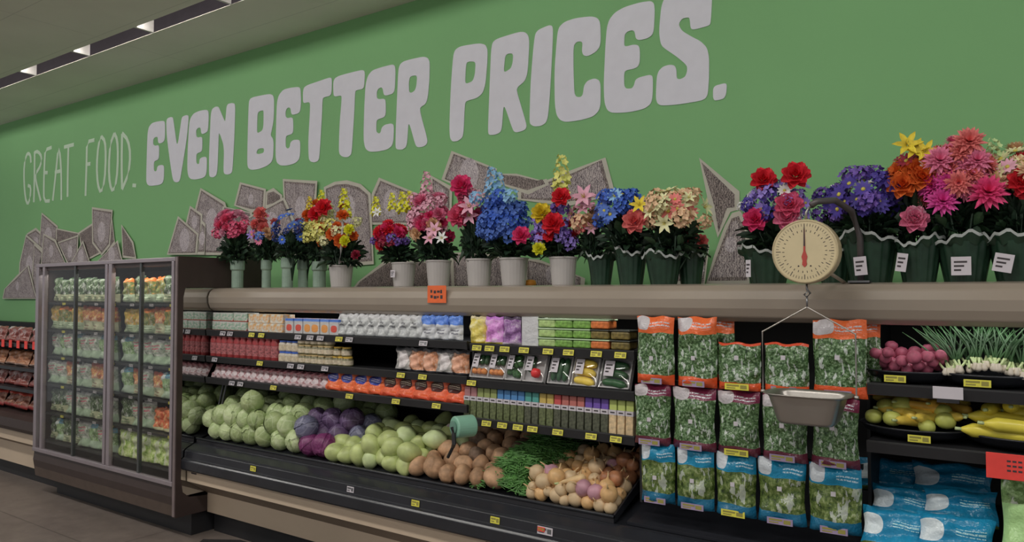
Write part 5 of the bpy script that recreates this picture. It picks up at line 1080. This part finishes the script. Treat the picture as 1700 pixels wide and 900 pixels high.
bouquet(477, 477, 428, 22, 3.34, 'vase', (486, 385, 34, 42), [('cluster', 'navy', 'any', 0.8), ('daisy', 'blue', 'any', 0.8), ('cluster', 'navy', 'low', 0.9), ('daisy', 'midblue', 'top', 0.8)], 'dark blue flowers with much green foliage in a slim pale green vase', 3, 18, extra=[('cluster', 'midblue', 457, 394, 0.8)])
bouquet(503, 476, 430, 20, 3.46, 'vase', (510, 388, 22, 36), [('rose', 'maroon', 'any', 0.8), ('cluster', 'lightblue', 'top', 0.7), ('rose', 'maroon', 'top', 0.8)], 'small maroon and pale blue bunch in a slim vase behind the blue flowers', 4, 8)
bouquet(530, 477, 434, 26, 3.44, 'vase', (530, 380, 24, 46), [('cluster', 'paleyellow', 'low', 0.9), ('rose', 'orange', 'top', 0.9), ('spike', 'yellow', 'top', 0.9)], 'cream and orange flowers in a wider pale vase left of the white handled basket', 5, 16)
t5 = bouquet(566, 477, 441, 40, YB, 'bucket', (563, 385, 50, 44), [('cluster', 'paleyellow', 'any', 1.0), ('rose', 'orange', 'any', 1.0), ('rose', 'orange', 'low', 0.9), ('cluster', 'cream', 'any', 0.9)], 'orange, red and cream flowers with yellow spikes in a white bucket with white handle', 6, 26, extra=[('spike', 'yellow', 538, 338, 1.0), ('spike', 'yellow', 575, 338, 1.1), ('spike', 'yellow', 580, 355, 1.0), ('spike', 'gold', 518, 344, 0.8), ('rose', 'red', 562, 348, 1.3), ('rose', 'red', 548, 358, 1.1), ('rose', 'yellow', 604, 384, 0.8), ('rose', 'yellow', 597, 402, 0.8), ('rose', 'maroon', 615, 425, 0.7), ('cluster', 'paleyellow', 555, 385, 1.2)])
s = mpp(590, YB); MB().tube([((566 - 566) * s + 0.0 + 0.07, -0.08, 0.15), (0.11, -0.10, 0.24), (0.105, -0.09, 0.34), (0.08, -0.06, 0.42)], 0.008, 8).ob('handle', M['white'], t5, smooth=True)
bouquet(670, 478, 438, 40, YB, 'bucket', (655, 396, 34, 32), [('rose', 'red', 'any', 1.0), ('cluster', 'maroon', 'low', 0.9), ('rose', 'hotpink', 'any', 0.9), ('cluster', 'purple', 'low', 0.8)], 'red and maroon flowers topped by yellow spikes in a white bucket', 7, 26, extra=[('spike', 'yellow', 628, 350, 1.0), ('spike', 'yellow', 655, 342, 0.9), ('spike', 'yellow', 672, 345, 1.1), ('spike', 'yellow', 684, 342, 1.0), ('lily', 'white', 650, 356, 0.6)], tagp=(668, 455, 10, 12, 0))
bouquet(728, 478, 435, 42, YB, 'bucket', (718, 370, 38, 58), [('cluster', 'lightpink', 'any', 1.0), ('rose', 'pink', 'any', 1.0), ('cluster', 'lightpink', 'top', 1.0), ('rose', 'peach', 'low', 1.0), ('rose', 'hotpink', 'low', 0.8)], 'tall pale pink bouquet in a white bucket above the orange tag', 8, 38, extra=[('spike', 'lightpink', 712, 315, 1.2), ('lily', 'lightpink', 745, 385, 0.9), ('lily', 'white', 757, 398, 0.7), ('lily', 'lightpink', 738, 398, 0.8)])
bouquet(795, 478, 433, 44, YB, 'bucket', (783, 350, 28, 46), [('rose', 'rosepink', 'any', 1.0), ('rose', 'pink', 'any', 1.0), ('lily', 'lightpink', 'any', 0.9)], 'hot pink roses and pink lilies in a white bucket with bare green lower stems', 9, 20, extra=[('rose', 'hotpink', 783, 312, 1.4), ('rose', 'rosepink', 776, 362, 1.3), ('lily', 'lightpink', 797, 346, 1.1)])
bouquet(853, 478, 432, 48, YB, 'bucket', (840, 375, 48, 50), [('cluster', 'midblue', 'any', 1.1), ('cluster', 'blue', 'any', 1.0), ('cluster', 'blue', 'low', 1.0), ('cluster', 'midblue', 'low', 1.0)], 'full blue bouquet with light blue spikes in a white bucket', 10, 42, extra=[('spike', 'lightblue', 820, 312, 1.3), ('spike', 'lightblue', 832, 318, 1.2), ('cluster', 'lightblue', 869, 330, 1.0), ('cluster', 'lightblue', 812, 332, 0.9), ('cluster', 'blue', 850, 330, 1.0)])
bouquet(935, 477, 430, 46, YB, 'bucket', (925, 385, 44, 44), [('cluster', 'lavender', 'any', 1.0), ('cluster', 'purple', 'any', 0.9), ('cluster', 'lavender', 'left', 0.9), ('rose', 'red', 'any', 0.8)], 'purple, red and yellow flowers with a tall pale yellow spike in a white bucket', 11, 28, extra=[('spike', 'paleyellow', 936, 300, 1.5), ('spike', 'paleyellow', 935, 325, 1.4), ('rose', 'gold', 920, 358, 1.2), ('rose', 'red', 939, 375, 1.3), ('rose', 'hotpink', 887, 394, 1.1), ('rose', 'red', 952, 332, 1.1), ('rose', 'yellow', 916, 415, 0.8)])
bouquet(998, 473, 428, 42, 3.40, 'pot', (975, 365, 24, 48), [('lily', 'lightpink', 'any', 0.8), ('rose', 'peach', 'any', 0.9), ('cluster', 'coral', 'low', 0.8)], 'pale pink and peach flowers in a small dark green foil pot', 12, 16, extra=[('lily', 'lightpink', 981, 330, 1.1), ('cluster', 'peach', 973, 370, 1.1)])
bouquet(1048, 473, 422, 50, 3.38, 'pot', (1033, 352, 50, 40), [('daisy', 'blue', 'any', 1.1), ('daisy', 'navy', 'any', 1.1), ('cluster', 'blue', 'any', 1.0), ('daisy', 'midblue', 'left', 1.0)], 'royal blue daisies in a dark green foil pot', 13, 34, extra=[('daisy', 'midblue', 1032, 360, 1.1), ('daisy', 'lightblue', 1040, 330, 1.0)])
bouquet(1102, 473, 428, 58, 3.36, 'pot', (1120, 352, 55, 42), [('cluster', 'peach', 'any', 1.1), ('daisy', 'coral', 'any', 1.1), ('lily', 'cream', 'any', 0.8), ('daisy', 'peach', 'any', 1.1), ('cluster', 'cream', 'left', 0.9)], 'broad peach and cream bouquet in a dark green foil pot with white ruffle', 14, 40, extra=[('rose', 'coral', 1072, 372, 1.3), ('lily', 'gold', 1080, 345, 0.8)])
bouquet(1147, 473, 425, 44, 3.46, 'pot', (1150, 400, 24, 22), [('rose', 'coral', 'top', 0.8), ('rose', 'coral', 'any', 0.7)], 'dark green foil pot of coral flowers tucked behind the peach bouquet', 15, 6)
bouquet(1275, 470, 418, 76, 3.42, 'pot', (1290, 345, 64, 50), [('cluster', 'lavender', 'any', 1.0), ('cluster', 'deeppurple', 'left', 1.0), ('daisy', 'lavender', 'any', 0.9), ('cluster', 'white', 'any', 0.6)], 'lavender bouquet with red roses in a dark green pot behind the scale dial', 16, 36, extra=[('rose', 'red', 1281, 305, 1.2), ('rose', 'red', 1333, 298, 1.3), ('rose', 'hotpink', 1268, 369, 1.2), ('rose', 'rosepink', 1322, 345, 1.3), ('rose', 'pink', 1318, 366, 1.2), ('daisy', 'white', 1315, 322, 0.8)], tagp=(1255, 447, 8, 28, 0))
bouquet(1388, 470, 418, 60, 3.46, 'pot', (1385, 340, 30, 40), [('cluster', 'purple', 'any', 0.9), ('daisy', 'white', 'any', 0.5), ('cluster', 'deeppurple', 'any', 0.9)], 'purple flowers with white sprigs in a dark green pot just right of the scale', 17, 16)
bouquet(1446, 468, 396, 84, 3.38, 'pot', (1440, 330, 58, 46), [('cluster', 'deeppurple', 'any', 1.1), ('cluster', 'purple', 'any', 1.0), ('daisy', 'deeppurple', 'any', 1.0), ('daisy', 'white', 'top', 0.5)], 'deep violet bouquet in a dark green foil pot with white label', 18, 42, tagp=(1437, 443, 19, 30, -0.08))
bouquet(1526, 468, 405, 66, 3.36, 'pot', (1520, 290, 36, 40), [('rose', 'orange', 'low', 1.1), ('daisy', 'maroon', 'any', 0.9), ('daisy', 'white', 'top', 0.9), ('lily', 'gold', 'top', 0.9)], 'orange and gold bouquet with one low pink rose in a dark green foil pot', 19, 22, extra=[('lily', 'gold', 1511, 247, 0.9), ('lily', 'gold', 1522, 255, 0.8), ('lily', 'gold', 1540, 258, 0.8), ('rose', 'orange', 1502, 312, 1.2), ('rose', 'orange', 1535, 300, 1.15), ('rose', 'pink', 1522, 368, 1.15), ('rose', 'lightpink', 1524, 360, 0.8)], tagp=(1502, 437, 16, 30, 0.15))
bouquet(1602, 468, 402, 80, 3.38, 'pot', (1592, 300, 58, 66), [('dahlia', 'pink', 'any', 1.2), ('dahlia', 'coral', 'any', 1.2), ('dahlia', 'magenta', 'low', 1.2), ('dahlia', 'pink', 'top', 1.2)], 'big pink and magenta dahlia bouquet in a dark green pot with square label', 20, 58, extra=[('dahlia', 'coral', 1612, 245, 1.25), ('dahlia', 'pink', 1565, 275, 1.25), ('dahlia', 'magenta', 1570, 340, 1.25), ('dahlia', 'hotpink', 1642, 326, 1.5), ('dahlia', 'coral', 1600, 262, 1.0), ('dahlia', 'pink', 1625, 275, 1.1)], tagp=(1599, 443, 28, 30, 0.0))
bouquet(1692, 467, 400, 84, 3.38, 'pot', (1690, 300, 50, 56), [('daisy', 'cream', 'any', 1.1), ('dahlia', 'peach', 'any', 1.0), ('daisy', 'lightpink', 'any', 1.0), ('rose', 'red', 'right', 0.9)], 'cream and pale pink bouquet in a dark green pot at the right edge', 21, 34, extra=[('rose', 'red', 1697, 308, 1.1), ('spike', 'palegreen', 1650, 270, 1.0)], tagp=(1667, 438, 27, 30, 0.2))
# orange sale tag on the canopy and a small orange item behind
c0 = at(728, 489, Y=3.21)
t = thing('sale_tag', 'small orange sale tag stuck on the beige canopy below the pink bouquet', 'tag', (c0.x, 3.196, c0.z)); MB().box(-0.068, 0.068, -0.002, 0.0, -0.047, 0.05).ob('card', M['orange_tag'], t)
b = MB()
for r_ in range(2):
    for k in range(4): b.box(-0.045 + 0.024 * k, -0.033 + 0.024 * k + 0.004 * ((k + r_) % 3), -0.003, -0.002, 0.01 - 0.03 * r_ - 0.004 * (k % 2), 0.022 - 0.03 * r_ + 0.004 * (k % 3 == 0))
b.ob('print', M['ink'], t)
c0 = at(880, 473, Y=3.5); o = MB().lathe([(0.03, 0), (0.036, 0.01), (0.03, 0.03), (0.012, 0.034)], 12).ob('orange_cap', mat('orange_cap_plastic', (190, 110, 40), 0.5), None, smooth=True); tag(o, 'small orange cap lying on the canopy between blue and purple bouquets', 'cap'); o.location = (c0.x, 3.5, 1.769)
# floor mat at the picture's foot
b = MB().add([(-4.78, 3.1, 0.001), (-4.55, 3.24, 0.001), (-3.2, 3.2, 0.001), (-3.2, 2.6, 0.001), (-4.4, 2.55, 0.001), (-4.78, 3.1, 0.012), (-4.55, 3.24, 0.012), (-3.2, 3.2, 0.012), (-3.2, 2.6, 0.012), (-4.4, 2.55, 0.012)], [(4, 3, 2, 1, 0), (5, 6, 7, 8, 9), (0, 1, 6, 5), (1, 2, 7, 6), (2, 3, 8, 7), (3, 4, 9, 8), (4, 0, 5, 9)])
o = b.ob('floor_mat', mat('black_rubber_mat', (30, 29, 30), 0.7, var=0.2, scale=60)); tag(o, 'black rubber floor mat in front of the open case at the bottom of the picture', 'mat')
